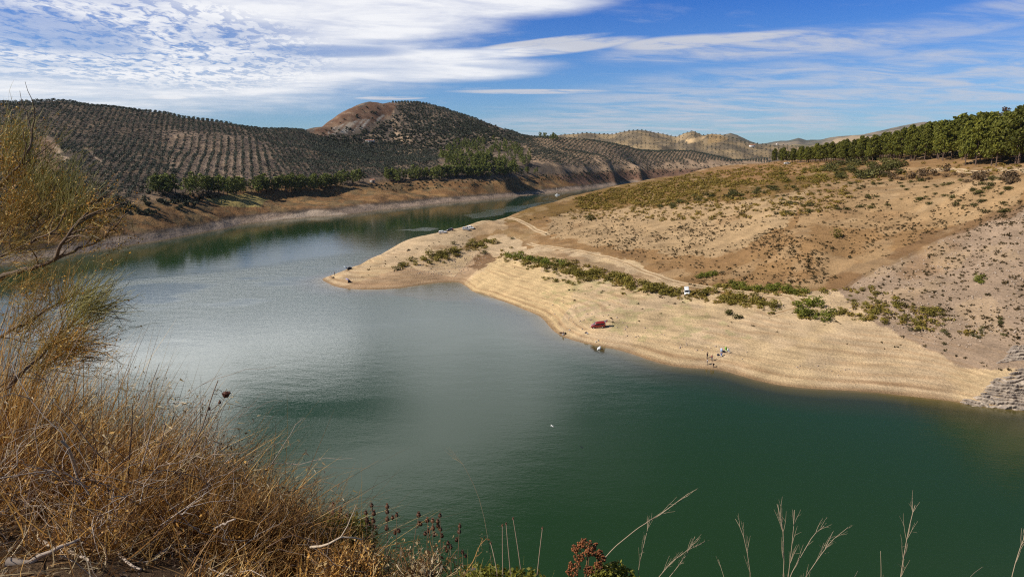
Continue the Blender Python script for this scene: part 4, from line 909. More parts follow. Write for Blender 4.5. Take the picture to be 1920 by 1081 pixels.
drive(882, 428.8, R(-18), 'parked_car', 'white car half hidden behind the silver hatchback on the spit', 'car', WHITEP)
drive(1476, 308.5, R(5), 'parked_car', 'white car parked under the left end of the pine wood', 'car', WHITEP, van=True)
# ---------------------------------------------------------------- people
SKIN = simple('skin', (.45, .27, .19), .6, .1, 6); EYE = simple('eye', (.02, .015, .01), .3, .1, 8); LIP = simple('lip', (.35, .13, .11), .5, .1, 8)
def cloth(n, c): return simple(n, c, .9, .2, 6)
CL = {'black': cloth('black cloth', (.014, .014, .018)), 'white': cloth('white cloth', (.75, .75, .78)), 'jeans': cloth('light denim', (.22, .32, .50)), 'dark': cloth('dark trousers', (.03, .03, .04)), 'blue': cloth('blue jacket', (.03, .09, .38)), 'red': cloth('red top', (.30, .04, .05)), 'grey': cloth('grey trousers', (.14, .14, .15)), 'hair': cloth('dark hair', (.025, .017, .012))}
def skinmesh(verts, edges, rad, sub=1):
    me = bpy.data.meshes.new('sk'); me.from_pydata([tuple(v) for v in verts], edges, []); o = bpy.data.objects.new('sk', me); C.objects.link(o)
    o.modifiers.new('s', 'SKIN'); 
    for i, r in enumerate(rad): me.skin_vertices[0].data[i].radius = (r, r)
    me.skin_vertices[0].data[0].use_root = True
    if sub: m = o.modifiers.new('u', 'SUBSURF'); m.levels = sub
    e = o.evaluated_get(bpy.context.evaluated_depsgraph_get()).to_mesh()
    V = np.array([v.co for v in e.vertices]); T = [tuple(p.vertices) for p in e.polygons]; bpy.data.objects.remove(o)
    return V, [np.array([q for q in T if len(q) == k]) for k in (3, 4) if any(len(q) == k for q in T)]
def person(label, loc, rz, top, legs, pose='stand', group=None, s=1.0):
    J = dict(pel=(0,0,.95), wst=(0,0,1.10), chs=(0,0,1.32), nck=(0,0,1.48), hed=(.02,0,1.58), crn=(.01,0,1.70))
    for d, y in (('l', 1), ('r', -1)):
        J.update({'hip'+d: (0,.09*y,.90), 'kne'+d: (.03,.11*y,.50), 'ank'+d: (-.02,.12*y,.09), 'toe'+d: (.14,.14*y,.04), 'sho'+d: (0,.18*y,1.43), 'elb'+d: (-.02,.25*y,1.16), 'wri'+d: (.08,.26*y,.92), 'hnd'+d: (.10,.26*y,.83)})
    if pose == 'walk': J.update(knel=(.16,.1,.52), ankl=(.12,.1,.10), toel=(.27,.11,.05), kner=(-.06,-.1,.5), ankr=(-.28,-.1,.14), toer=(-.15,-.1,.05), elbl=(-.1,.25,1.18), wril=(.02,.27,.95), hndl=(.05,.27,.87), elbr=(.08,-.25,1.18), wrir=(.28,-.24,1.05), hndr=(.36,-.23,1.03))
    if pose == 'bend':
        J.update(wst=(.10,0,1.05), chs=(.32,0,1.13), nck=(.47,0,1.17), hed=(.57,0,1.16), crn=(.67,0,1.12), pel=(-.08,0,.92), hipl=(-.08,.09,.88), hipr=(-.08,-.09,.88))
        for d, y in (('l', 1), ('r', -1)): J.update({'sho'+d: (.42,.18*y,1.14), 'elb'+d: (.50,.2*y,.86), 'wri'+d: (.56,.14*y,.62), 'hnd'+d: (.60,.12*y,.54)})
    if pose == 'sit':
        for k in ('pel', 'wst', 'chs', 'nck', 'hed', 'crn'): J[k] = (J[k][0]-.05, 0, J[k][2]-.47)
        for d, y in (('l', 1), ('r', -1)): J.update({'hip'+d: (-.03,.09*y,.45), 'kne'+d: (.40,.13*y,.50), 'ank'+d: (.44,.13*y,.09), 'toe'+d: (.60,.15*y,.04), 'sho'+d: (-.05,.18*y,.96), 'elb'+d: (.06,.25*y,.70), 'wri'+d: (.30,.18*y,.62), 'hnd'+d: (.39,.16*y,.61)})
    J = {k: np.array(v, float)*s for k, v in J.items()}
    t = thing('person', label, 'person', loc, rz, group)
    nm = ['pel','wst','chs','nck','hed','crn']+[a+d for d in 'lr' for a in ('hip','kne','ank','toe','sho','elb','wri','hnd')]
    rd = dict(pel=.13, wst=.115, chs=.135, nck=.055, hed=.095, crn=.075, hip=.088, kne=.058, ank=.04, toe=.035, sho=.062, elb=.043, wri=.028, hnd=.032)
    ix = {n: i for i, n in enumerate(nm)}; E = [('pel','wst'),('wst','chs'),('chs','nck'),('nck','hed'),('hed','crn')]
    for d in 'lr': E += [('pel','hip'+d),('hip'+d,'kne'+d),('kne'+d,'ank'+d),('ank'+d,'toe'+d),('chs','sho'+d),('sho'+d,'elb'+d),('elb'+d,'wri'+d),('wri'+d,'hnd'+d)]
    r_ = lambda n: rd[n if n in rd else n[:3]]*s
    V, fs = skinmesh([J[n] for n in nm], [(ix[a], ix[b]) for a, b in E], [r_(n) for n in nm])
    b = MB(); off = b.n
    b.v.append(V); b.n += len(V)
    for f in fs: b.f[f.shape[1]].append(f); b.m[f.shape[1]].append(np.zeros(len(f), int))
    fwd = np.array([1.0, 0, 0]) if pose != 'bend' else np.array([.35, 0, -.94]); up = (J['crn']-J['hed']); up /= np.linalg.norm(up); hd = (J['hed']+J['crn'])/2
    b.ball(hd+fwd*.105*s, (.016*s, .014*s, .02*s), 6, 4)
    for y in (-1, 1):
        b.ball(hd+fwd*.085*s+up*.02*s+np.array([0, y*.034*s, 0]), .012*s, 6, 4, 1); b.ball(hd+np.array([0, y*.095*s, 0]), (.02*s, .012*s, .032*s), 6, 4)
    b.ball(hd+fwd*.088*s-up*.045*s, (.01*s, .026*s, .008*s), 6, 4, 2)
    for d, y in (('l', 1), ('r', -1)):
        dr = J['hnd'+d]-J['wri'+d]; dr /= np.linalg.norm(dr); sd = np.cross(dr, [0, y, 0]); sd /= np.linalg.norm(sd)+1e-6
        for q, Ln in enumerate((.062, .074, .068, .052)):
            o_ = J['hnd'+d]+sd*(q-1.5)*.017*s; b.tube([o_, o_+dr*Ln*.55*s, o_+dr*Ln*s+np.array([0, -y*.018*s, 0])], [.009*s, .008*s, .006*s], 5)
        o_ = J['wri'+d]*.4+J['hnd'+d]*.6; b.tube([o_, o_-sd*.035*s+dr*.02*s, o_-sd*.045*s+dr*.05*s], [.011*s, .009*s, .007*s], 5)
    b.build('body', [SKIN, EYE, LIP], t, smooth=True)
    def part(name, keys, edges, g, mat):
        V, fs = skinmesh([J[n] for n in keys], [(keys.index(a), keys.index(c)) for a, c in edges], [r_(n)*g for n in keys]); link(name, mesh_np(name, V, fs, smooth=True), mat, t)
    part('shirt', ['wst','pel','chs','shol','elbl','shor','elbr'], [('pel','wst'),('wst','chs'),('chs','shol'),('shol','elbl'),('chs','shor'),('shor','elbr')], 1.16, CL[top])
    part('trousers', ['pel','hipl','knel','ankl','hipr','kner','ankr'], [('pel','hipl'),('hipl','knel'),('knel','ankl'),('pel','hipr'),('hipr','kner'),('kner','ankr')], 1.14, CL[legs])
    h = MB(); h.ball(hd+up*.035*s-fwd*.022*s, (.108*s, .102*s, .10*s), 10, 7); h.build('hair', CL['hair'], t, smooth=True)
    for d in 'lr': h = MB(); h.tube([J['ank'+d]*[1, 1, .6], J['toe'+d], J['toe'+d]+(J['toe'+d]-J['ank'+d])*.25], [.05*s, .045*s, .03*s], 7); h.build('shoe', CL['dark'], t, smooth=True)
    return t
def who(px, py, *a, **k): return person(a[0], gpt(px, py)-[0, 0, .02], *a[1:], **k)
who(1325.8, 671, 'person in black standing farthest left of the group by the water', R(-60), 'black', 'dark')
who(1334.6, 676, 'person in a red top striding down the beach between the other bathers', R(-100), 'red', 'grey', pose='walk')
who(1325.8, 683.5, 'person in a white shirt and grey trousers standing at the water edge', R(-20), 'white', 'grey')
who(1337.8, 688, 'person in black bending down beside the water', R(-150), 'black', 'dark', pose='bend')
who(1352.4, 667.5, 'person in a blue jacket sitting on a folding chair by the bags', R(-110), 'blue', 'jeans', pose='sit')
who(1056.2, 628, 'angler in black sitting at the water edge left of the red car', R(-125), 'black', 'white', pose='sit')
who(627.8, 516.2, 'person in dark clothes standing at the tip of the spit', R(170), 'black', 'dark')
who(621.3, 521.2, 'person in black crouching on the tip of the spit', R(190), 'black', 'dark', pose='bend', s=.8)
# ---------------------------------------------------------------- gear
ALU = simple('chair frame', (.4, .4, .42), .4, .1, 5, metal=.7)
def chair(label, px, py, rz, c):
    t = thing('folding_chair', label, 'chair', gpt(px, py), rz); m = cloth('chair cloth '+label[:12], c)
    q = MB(); q.box((-.24, -.27, .40), (.26, .27, .45)); q.build('seat', m, t)
    q = MB(); q.add([[-.22,-.27,.43],[-.22,.27,.43],[-.48,.27,1.15],[-.48,-.27,1.15],[-.27,-.27,.43],[-.27,.27,.43],[-.53,.27,1.15],[-.53,-.27,1.15]], [[0,1,2,3],[7,6,5,4],[0,4,5,1],[2,6,7,3],[1,5,6,2],[3,7,4,0]]); q.build('backrest', m, t)
    for s in (-1, 1):
        q = MB(); q.tube([[.28, s*.29, 0], [-.3, s*.29, .66]], .016, 6); q.build('leg', ALU, t)
        q = MB(); q.tube([[-.34, s*.29, 0], [.26, s*.29, .62]], .016, 6); q.build('leg', ALU, t)
        q = MB(); q.box((-.34, s*.29-.025, .62), (.28, s*.29+.025, .65)); q.build('armrest', ALU, t)
    return t
chair('blue and white folding chair behind the person in blue', 1352.4, 661, R(-110), (.50, .60, .80))
chair('lime green folding chair on the beach', 1362, 658.5, R(-80), (.28, .55, .06))
chair('white folding chair at the right end of the beach group', 1367, 661.5, R(-70), (.75, .73, .72))
p = gpt(1352.4, 667.5); t = thing('stool', 'low camp stool under the person in blue', 'stool', p, R(-110)); q = MB(); q.box((-.22,-.2,.33), (.16,.2,.37)); q.build('seat', CL['dark'], t)
for a in (-1, 1):
    for b_ in (-1, 1): q = MB(); q.tube([[a*.16-.03, b_*.18, 0], [a*.12-.03, b_*.16, .34]], .015, 5); q.build('leg', ALU, t)
p = gpt(1056.2, 628); t = thing('stool', 'low camp stool under the angler', 'stool', p, R(-125)); q = MB(); q.box((-.22,-.2,.33), (.16,.2,.37)); q.build('seat', CL['dark'], t)
for a in (-1, 1):
    for b_ in (-1, 1): q = MB(); q.tube([[a*.16-.03, b_*.18, 0], [a*.12-.03, b_*.16, .34]], .015, 5); q.build('leg', ALU, t)
def bag(label, px, py, size, c, cat='bag', name='bag'):
    t = thing(name, label, cat, gpt(px, py), rng.uniform(0, 3)); x, y, z = size; q = MB(); q.ball((0, 0, z*.45), (x/2, y/2, z*.55), 10, 7)
    V = q.v[0]; V[:, 2] = np.maximum(V[:, 2], 0); V += (np.random.default_rng(int(px)).random(V.shape)-.5)*.12*min(size); V[:, 2] = np.maximum(V[:, 2], 0)
    q.build('sack', cloth(label[:20], c), t, smooth=False); h = MB(); h.tube([[-x*.3, 0, z*.8], [-x*.15, 0, z*1.25], [x*.15, 0, z*1.25], [x*.3, 0, z*.8]], .02, 5); h.build('handle', CL['dark'], t); return t
bag('dark blue bag on the sand left of the person in blue', 1346.2, 666, (.8, .6, .5), (.03, .04, .08))
bag('black bag on the sand between the blue and the green chair', 1357.3, 660, (1.0, .7, .5), (.012, .012, .015))
bag('brown bag left of the seated angler', 1051.8, 624.8, (1.1, .6, .4), (.07, .04, .03))
bag('black box shaped bag right of the seated angler', 1059.8, 625.6, (.9, .6, .45), (.015, .013, .013))
bag('pale grey bundle on the sand above the angler', 1068, 619, (.7, .5, .3), (.38, .35, .36))
bag('heap of dark gear with a white cloth between the angler and the red car', 1099, 624, (1.1, .7, .35), (.06, .055, .08))
bag('small white heap of cloth beside the dark gear', 1101.6, 625.5, (.7, .5, .3), (.6, .6, .65))
bag('white and brown bag at the water edge below the red car', 1117, 641.5, (.6, .5, .4), (.62, .55, .45))
bag('grey blue bag right of the white and brown one', 1121.8, 638.8, (.5, .4, .3), (.25, .30, .33))
bag('black bag on the tip of the spit beside the crouching person', 625, 521, (1.3, .9, .6), (.03, .022, .018))
# fishing rod of the angler
p = gpt(1056.2, 628); t = thing('fishing_rod', 'thin fishing rod of the seated angler', 'rod', p+[-.3, -.45, .55]); q = MB(); q.tube([[0, 0, 0], [-1.2, -1.4, .9], [-2.4, -2.9, 1.5]], [.014, .009, .004], 5); q.build('blank', PLAST, t); q = MB(); q.tube([[.12, .14, -.1], [-.1, -.12, .08]], .02, 6); q.build('grip', cloth('cork grip', (.35, .22, .12)), t)
# white bundle floating by the shore and the gull over the lake
w = at_z(1123.5, 654.5, 0.0); t = thing('floating_bag', 'crumpled white bag floating in the shallows below the red car', 'bag', w); WB = simple('white plastic sheet', (.8, .8, .8), .4, .05, 4)
q = MB(); r2 = np.random.default_rng(5)
for c, r in (((0, 0, .25), (.5, .4, .42)), ((-.32, -.15, .16), (.3, .28, .26)), ((.25, .1, .55), (.22, .2, .4))): q.ball(c, r, 9, 7)
for V in q.v: V += (r2.random(V.shape)-.5)*.12
q.build('sack', WB, t)
q = MB(); q.ball((-.55, -.6, .06), (.2, .16, .14), 7, 5); q.build('corner', WB, t)
w = at_Y(1035, 798, 122.0); t = thing('gull', 'white gull gliding low over the middle of the lake', 'bird', w, R(200)); GW = simple('white feathers', (.78, .78, .76), .8, .06, 8); GD = simple('dark wing tips', (.04, .035, .035), .8, .2, 8)
q = MB(); q.tube([[-.34, 0, 0], [-.22, 0, .01], [-.05, 0, .0], [.12, 0, .01], [.22, 0, .03], [.29, 0, .03]], [.015, .045, .085, .07, .045, .03], 8); q.build('body', GW, t, smooth=True)
q = MB(); q.tube([[.28, 0, .03], [.35, 0, .015]], [.016, .003], 5); q.build('beak', simple('beak', (.5, .3, .05), .5, .1, 8), t)
for s in (-1, 1):
    q = MB(); V = np.array([[.10, 0, .03], [-.10, 0, .02], [.13, .32, .14], [-.07, .34, .13], [.02, .62, .05], [-.08, .60, .045]])*[1, s, 1]; V = np.r_[V, V-[0, 0, .012]]
    q.add(V, [[0,2,3,1],[2,4,5,3],[7,9,8,6],[9,11,10,8],[0,6,8,2],[2,8,10,4],[1,3,9,7],[3,5,11,9]]); wg = q.build('wing', GW, t)
    q = MB(); V = np.array([[.02, .62, .052], [-.08, .60, .047], [-.12, .78, -.03]])*[1, s, 1]; V = np.r_[V, V-[0, 0, .01]]; q.add(V, [[0,2,1],[3,4,5]]); q.add(V, [[0,3,5,2],[1,2,5,4]]); q.build('wing_tip', GD, wg)
q = MB(); q.add([[-.30, -.03, .01], [-.30, .03, .01], [-.48, .08, 0], [-.48, -.08, 0], [-.30, -.03, 0], [-.30, .03, 0], [-.48, .08, -.01], [-.48, -.08, -.01]], [[0,1,2,3],[7,6,5,4],[0,4,5,1],[2,6,7,3]]); q.build('tail', GW, t)
# sun shades and the shelter on the spit
def parasol(label, px, py, rz, c, r=1.1, tilt=.6):
    t = thing('fishing_umbrella', label, 'umbrella', gpt(px, py), rz); q = MB(); q.tube([[0, 0, 0], [.25, 0, 1.5]], .02, 6); q.build('pole', ALU, t)
    q = MB(); n = 12; a = np.arange(n)*2*PI/n; ct, st_ = math.cos(tilt), math.sin(tilt)
    rings = []
    for f, zz in ((1, 0), (.75, .24), (.4, .42), (.05, .5)): rings.append(np.c_[np.cos(a)*r*f, np.sin(a)*r*f, np.full(n, zz)])
    V = np.concatenate(rings); x, y, z = V.T; V = np.c_[x*ct-z*st_+.2, y, x*st_+z*ct+1.1]; V = np.r_[V, V-[0, 0, .015]]
    Fq = [[i*n+j, i*n+(j+1) % n, (i+1)*n+(j+1) % n, (i+1)*n+j] for i in range(3) for j in range(n)]; q.add(V, Fq+[[b+4*n for b in f[::-1]] for f in Fq]); q.build('canopy', cloth(label[:14], c), t); return t
parasol('tilted white and blue umbrella at the back shore of the spit', 648.5, 505.5, R(200), (.62, .70, .78))
parasol('tilted lilac umbrella in the middle of the spit tip', 653, 529, R(200), (.60, .52, .80), 1.2)
def tent(label, px, py, rz, c, sx, sy, sz):
    t = thing('fishing_shelter', label, 'tent', gpt(px, py), rz); q = MB(); n = 9; a = np.linspace(0, PI, n)
    V = np.concatenate([np.c_[np.full(n, x), np.cos(a)*sy*f, np.sin(a)*sz*f] for x, f in ((-sx, .25), (-sx*.7, .75), (0, 1), (sx*.6, 1))]); q.add(V, grid_faces(4, n)); q.build('canopy', cloth(label[:12], c), t)
    q = MB(); q.add([[sx*.45, -sy*.8, 0], [sx*.45, sy*.8, 0], [sx*.45, sy*.6, sz*.75], [sx*.45, -sy*.6, sz*.75]], [[0,1,2,3]]); q.build('door_flap', CL['dark'], t); return t
tent('low black fishing shelter beside the white and blue umbrella', 655.5, 505, R(-70), (.015, .015, .015), 1.6, 1.3, 1.25)
tent('small dark shelter under the lilac umbrella', 655.2, 529.8, R(-80), (.03, .022, .022), .7, .7, 1.3)
# ---------------------------------------------------------------- boat, houses, posts
w = at_z(1045, 366.0, 0.0); t = thing('motor_boat', 'white motor boat out on the narrow far arm of the lake', 'boat', w, R(185)); HL = simple('white hull', (.8, .8, .8), .3, .05, 2)
q = MB(); V = []
for x, ww, k_, d in ((-3.0, 1.0, -.2, .75), (-1.5, 1.15, -.25, .75), (.5, 1.15, -.25, .8), (2.0, .8, -.15, .95), (3.2, .05, .5, 1.15)): V.append([[x,-ww,d],[x,-ww*.75,.1],[x,0,k_],[x,ww*.75,.1],[x,ww,d]])
q.add(np.array(V).reshape(-1, 3), [[i*5+j, i*5+j+1, (i+1)*5+j+1, (i+1)*5+j] for i in range(4) for j in range(4)]+[[i*5+4, i*5, (i+1)*5, (i+1)*5+4] for i in range(4)]); q.add(np.array(V[0]), [[0,1,2],[0,2,3],[0,3,4]]); q.build('hull', HL, t)
q = MB(); q.box((-.9, -.8, .75), (1.2, .8, 1.9), top=(.8, .85)); cb = q.build('cabin', HL, t); q = MB(); q.box((-.6, -.83, 1.25), (.9, .83, 1.65), top=(.95, .92)); q.build('window', GLASS, cb)
q = MB(); q.box((-3.3, -.2, .1), (-3.0, .2, 1.1)); q.build('outboard_motor', PLAST, t)
ROOFT = simple('clay roof tiles', (.33, .15, .09), .9, .25, 1); WALLW = simple('whitewash', (.75, .74, .71), .9, .08, 1); WALLS = simple('rough stone wall', (.38, .33, .29), .95, .2, 1)
def house(label, loc, rz, lx, ly, hz, wall=WALLW, roof=ROOFT, nwin=3):
    t = thing('farmhouse', label, 'house', loc, rz); q = MB(); q.box((-lx/2, -ly/2, -1.5), (lx/2, ly/2, hz)); wl_ = q.build('wall', wall, t)
    q = MB(); q.add([[-lx/2-.3,-ly/2-.3,hz+.02],[lx/2+.3,-ly/2-.3,hz+.02],[lx/2+.3,ly/2+.3,hz+.02],[-lx/2-.3,ly/2+.3,hz+.02],[-lx/2-.3,0,hz+ly*.24],[lx/2+.3,0,hz+ly*.24]], [[0,1,5,4],[2,3,4,5]]); q.add([[-lx/2-.3,-ly/2-.3,hz+.02],[-lx/2-.3,ly/2+.3,hz+.02],[-lx/2-.3,0,hz+ly*.24],[lx/2+.3,-ly/2-.3,hz+.02],[lx/2+.3,ly/2+.3,hz+.02],[lx/2+.3,0,hz+ly*.24]], [[0,2,1],[3,4,5]]); rf = q.build('roof', roof, t)
    q = MB(); q.box((lx*.25, .2, hz+.2), (lx*.25+.6, .8, hz+ly*.24+.9)); q.build('chimney', wall, rf)
    for k in range(nwin): x = -lx/2+lx*(k+.6)/(nwin+.4); q = MB(); q.box((x-.45, -ly/2-.02, hz*.42), (x+.45, -ly/2+.05, hz*.75)); q.build('window', GLASS, t)
    q = MB(); q.box((lx*.08, -ly/2-.025, -.2), (lx*.08+1, -ly/2+.05, 2.1)); q.build('door', PLAST, t); return t
p = hill.hit([692], [267])[0]; house('long low white farmhouse halfway up the conical hill', p+[0, 0, .3], R(4), 11, 6, 3.2, nwin=4)
p = hill.hit([699], [266])[0]; house('small white annex at the right end of the long farmhouse on the hill', p+[0, 0, .2], R(-10), 5, 5, 2.5, nwin=1)
p = hill.hit([698], [342])[0]; house('small stone hut at the foot of the pines below the conical hill', p, R(20), 5, 4.5, 3.0, wall=WALLS, nwin=1)
def onridge(px, py, D):
    w = at_Y(px, py, D); return w
house('white farmhouse with a red roof on the right shoulder of the far ridge', onridge(1410, 275, 2120), R(5), 15, 9, 4.5); house('grey farmhouse in the low far groves beside the red roofed one', onridge(1447, 275.5, 2350), R(-5), 11, 8, 4.5, wall=WALLS)
house('tiny white house on the crest of the low far hills', onridge(1457, 271.0, 2700), R(0), 7, 6, 4.0, nwin=1)
house('tiny white house on the slope of the far ridge under its pale scar', onridge(1338, 269, 2150), R(0), 7, 6, 3.6, nwin=1)
PW = simple('pale post paint', (.55, .48, .40), .8, .1, 2)
for px, lb in ((1043.5, 'tall pale post on the far shore behind the motor boat'), (1055.5, 'shorter pale post on the far shore right of the tall one')):
    p = hill.hit([px], [357.5])[0]; t = thing('marker_post', lb, 'post', p); q = MB(); q.box((-.28, -.28, -.5), (.28, .28, 4.2 if px < 1050 else 3.0), top=(.6, .6)); q.build('shaft', PW, t); q = MB(); q.box((-.5, -.5, -.4), (.5, .5, .5)); q.build('base', WALLS, t)
# ---- rock ribs by the water at the right
def rock(name, label, quad, nu, nv, amp, freq, seed, ang):
    q = prom.hit(*np.array(quad, float).T); u = np.linspace(0, 1, nu)[None, :, None]; v = np.linspace(0, 1, nv)[:, None, None]
    G = (q[0]*(1-u)+q[1]*u)*(1-v)+(q[3]*(1-u)+q[2]*u)*v; X, Y = G[..., 0], G[..., 1]; Z = prom.h(X, Y)
    k = (np.cos(ang)*X+np.sin(ang)*Y)+(Z*1.1); k = k*freq+(fbm(X/6, Y/6, 4, seed)-.5)*2.6+(fbm(X/1.3, Y/1.3, 3, seed+1)-.5)*.8
    saw = np.where(k % 1 < .16, (k % 1)/.16, (1-(k % 1))/.84); lv = fbm(np.floor(k)*3.3, (X-Y)/4.0, 3, seed+2)
    uu = np.linspace(0, 1, nu)[None]; vv = np.linspace(0, 1, nv)[:, None]; wob = (fbm(X/4, Y/4, 4, seed+3)-.5)*.5
    e = sstep(.0, .16, uu+wob*.5-.04)*sstep(0, .16, 1-uu+wob*.2+.2)*sstep(-.02, .06, vv)*sstep(.0, .2, 1-vv+wob*.6-.06)
    dz = (saw*(.35+.9*lv)*amp + (fbm(X/2.2, Y/2.2, 5, seed+4)-.42)*amp*.9)*e - (1-e)*.55
    V = np.c_[(X-dz*.30).ravel(), (Y-dz*.75).ravel(), (Z+dz).ravel()]
    c = np.array([.43, .355, .285])*np.ones((nv*nu, 1)); t_ = sstep(.35, .65, fbm(X/1.5, Y/1.5, 4, seed+5)).ravel()[:, None]; c = c*(1-t_)+np.array([.31, .255, .21])*t_
    cr_ = (((k+.04) % 1 < .13)).ravel()[:, None]; c = np.where(cr_, c*.65, c)
    return tag(link(name, mesh_np(name, V, [grid_faces(nv, nu)], col=c, smooth=False), ROCK), label, 'rock')
ROCK = terrmat('bedded rock', 5.0, .6, .25, .6, .06)
rock('rock_outcrop', 'large grey outcrop of tilted rock beds where the beach meets the water', [(1770,762),(2050,790),(2050,640),(1840,716)], 420, 240, .85, .62, 900, R(62))
rock('rock_outcrop', 'narrow grey band of rock ribs higher on the bare slope above the large outcrop', [(1850,688),(2000,672),(2000,628),(1880,648)], 200, 90, .8, .6, 940, R(62))
# ================================================================== plants on the near bank
def strawmat(name, trans=.35, spec=.25):
    m, nt, b = nmat(name); L = nt.links.new; at = nd(nt, 'ShaderNodeAttribute', attribute_name='Col'); b.inputs['Roughness'].default_value = .55; b.inputs['Specular IOR Level'].default_value = spec
    L(at.outputs['Color'], b.inputs['Base Color']); t = nd(nt, 'ShaderNodeBsdfTranslucent'); L(at.outputs['Color'], t.inputs['Color'])
    x = nd(nt, 'ShaderNodeMixShader'); x.inputs[0].default_value = trans; L(b.outputs[0], x.inputs[1]); L(t.outputs[0], x.inputs[2]); L(x.outputs[0], nt.nodes['Material Output'].inputs['Surface']); return m
STRAW = strawmat('dry straw'); TWIG = strawmat('dead twig', .0); SPRAY = strawmat('broom stems', .2)
def pick(cols, n, r=rng):
    c = np.array(cols, float); k = r.integers(0, len(c), n); return c[k]*r.uniform(.7, 1.25, (n, 1))
def blades(P, D, Ln, Wd, bend, cols, seg=4, droop=0.0, taper=1.0):
    """thin curved ribbons: root P, direction D, length, width, sideways bend"""
    n = len(P); D = D/np.linalg.norm(D, axis=1)[:, None]; q = rng.normal(size=(n, 3)); q -= (q*D).sum(1)[:, None]*D; q /= np.linalg.norm(q, axis=1)[:, None]
    wv = np.cross(D, q); t = np.linspace(0, 1, seg+1); V = np.empty((n, seg+1, 2, 3))
    for i, s in enumerate(t):
        c = P+D*(Ln*s)[:, None]+q*(bend*Ln*s*s)[:, None]; c[:, 2] -= droop*Ln*s*s
        w = (Wd*(1-taper*s**1.6)+.0004)[:, None]*.5; V[:, i, 0] = c-wv*w; V[:, i, 1] = c+wv*w
    k = np.arange(n)[:, None]*(2*(seg+1)); i = np.arange(seg)[None]*2; a = (k+i).ravel()
    F_ = np.c_[a, a+1, a+3, a+2]; col = np.repeat(cols, 2*(seg+1), 0); return V.reshape(-1, 3), F_, col
def cat(*L_):
    V = []; F_ = []; c = []; n = 0
    for v, f, k in L_: V.append(v); F_.append(f+n); c.append(k); n += len(v)
    return np.concatenate(V), [np.concatenate(F_)], np.concatenate(c)
def cards(P, size, cols, aspect=.5):
    V, F_ = rquads(P, size, aspect=aspect); return V, F_, np.repeat(cols, 4, 0)
def near(n, x0, x1, y0, y1, f=None):
    x = rng.uniform(x0, x1, n); y = rng.uniform(y0, y1, n)
    if f is not None: k = f(x, y); x, y = x[k], y[k]
    return np.c_[x, y, h_near(x, y)-.01]
GOLDG = [(.62,.35,.09),(.74,.45,.15),(.50,.25,.06),(.32,.155,.04),(.78,.56,.27)]; BROWN = [(.24,.12,.04),(.14,.07,.03),(.34,.18,.065),(.42,.25,.10)]; PALEG = [(.55,.42,.24),(.62,.50,.33),(.45,.33,.17)]; GREYT = [(.33,.25,.19),(.42,.34,.28),(.24,.17,.12),(.16,.10,.07)]
def dirs(n, lean=(.45, .05), sp=.28, up=1.0):
    d = np.c_[rng.normal(lean[0], sp, n), rng.normal(lean[1], sp, n), np.full(n, up)]; return d
G = []
def patch(n, box, hts, lean, sp, cols, w=(.003, .006), bend=.25, droop=.05, clumpy=.25, up=1.0):
    p = near(n*2, *box); k = fbm(p[:, 0]*2.3, p[:, 1]*2.3, 3, 77) > rng.uniform(clumpy, clumpy+.4, len(p)); p = p[k][:n]; m = len(p)
    G.append(blades(p, dirs(m, lean, sp, up), rng.uniform(*hts, m), rng.uniform(*w, m), rng.normal(0, bend, m), pick(cols, m), droop=droop)); return p
# tall golden grass along the brow, leaning to the right
patch(5200, (-4.6, -1.9, 3.0, 5.2), (.35, .95), (.42, 0), .34, GOLDG+BROWN[:2], bend=.38, droop=.12)
patch(3400, (-3.4, -1.0, 3.1, 4.6), (.25, .66), (.45, 0), .42, GOLDG+BROWN[:3], bend=.5, droop=.12)
patch(2600, (-1.9, -.7, 2.9, 4.2), (.18, .42), (.35, 0), .3, GOLDG+BROWN)
patch(1900, (-1.0, .25, 2.6, 3.8), (.08, .30), (.25, 0), .3, GOLDG+BROWN)
patch(900, (-4.6, -2.7, 3.3, 4.8), (.9, 1.35), (.32, 0), .2, GOLDG, w=(.003, .007), bend=.15)
# short brown growth nearer
patch(7500, (-3.2, -.7, 2.45, 4.0), (.10, .40), (.2, 0), .7, BROWN+GOLDG[:4], bend=.7, clumpy=.36)
patch(6500, (-1.5, .35, 2.3, 3.7), (.07, .28), (.2, 0), .6, BROWN+GOLDG, bend=.5)
patch(900, (-2.4, -.9, 2.2, 2.9), (.05, .2), (.1, 0), .9, BROWN+PALEG, bend=.7, up=.5)
# pale nodding oats with their spikelets
p = near(420, -4.0, .1, 2.9, 4.7); m = len(p); d = dirs(m, (.5, 0), .22); hh = rng.uniform(.55, 1.02, m)*np.interp(p[:, 0], [-4, -1.9, -1.1, 0], [1.05, .9, .55, .38]); v, f, c = blades(p, d, hh, np.full(m, .0028), rng.normal(.1, .15, m), pick(PALEG+GOLDG, m), seg=5, droop=.12, taper=.7); G.append((v, f, c))
tips = v.reshape(m, -1, 3); sp_ = []
for k in range(7):
    i = 4 if k < 3 else 5; b_ = tips[:, (5)*2]*(1-.09*k)+tips[:, 4*2]*.09*k; sp_.append(b_+rng.normal(0, .022, (m, 3))-np.array([0, 0, .012]))
sp_ = np.concatenate(sp_); G.append(blades(sp_, np.c_[rng.normal(.3, .4, len(sp_)), rng.normal(0, .3, len(sp_)), rng.normal(-.2, .5, len(sp_))], rng.uniform(.018, .04, len(sp_)), rng.uniform(.004, .009, len(sp_)), rng.normal(0, .2, len(sp_)), pick(PALEG+[(.6,.42,.16)], len(sp_)), seg=2))
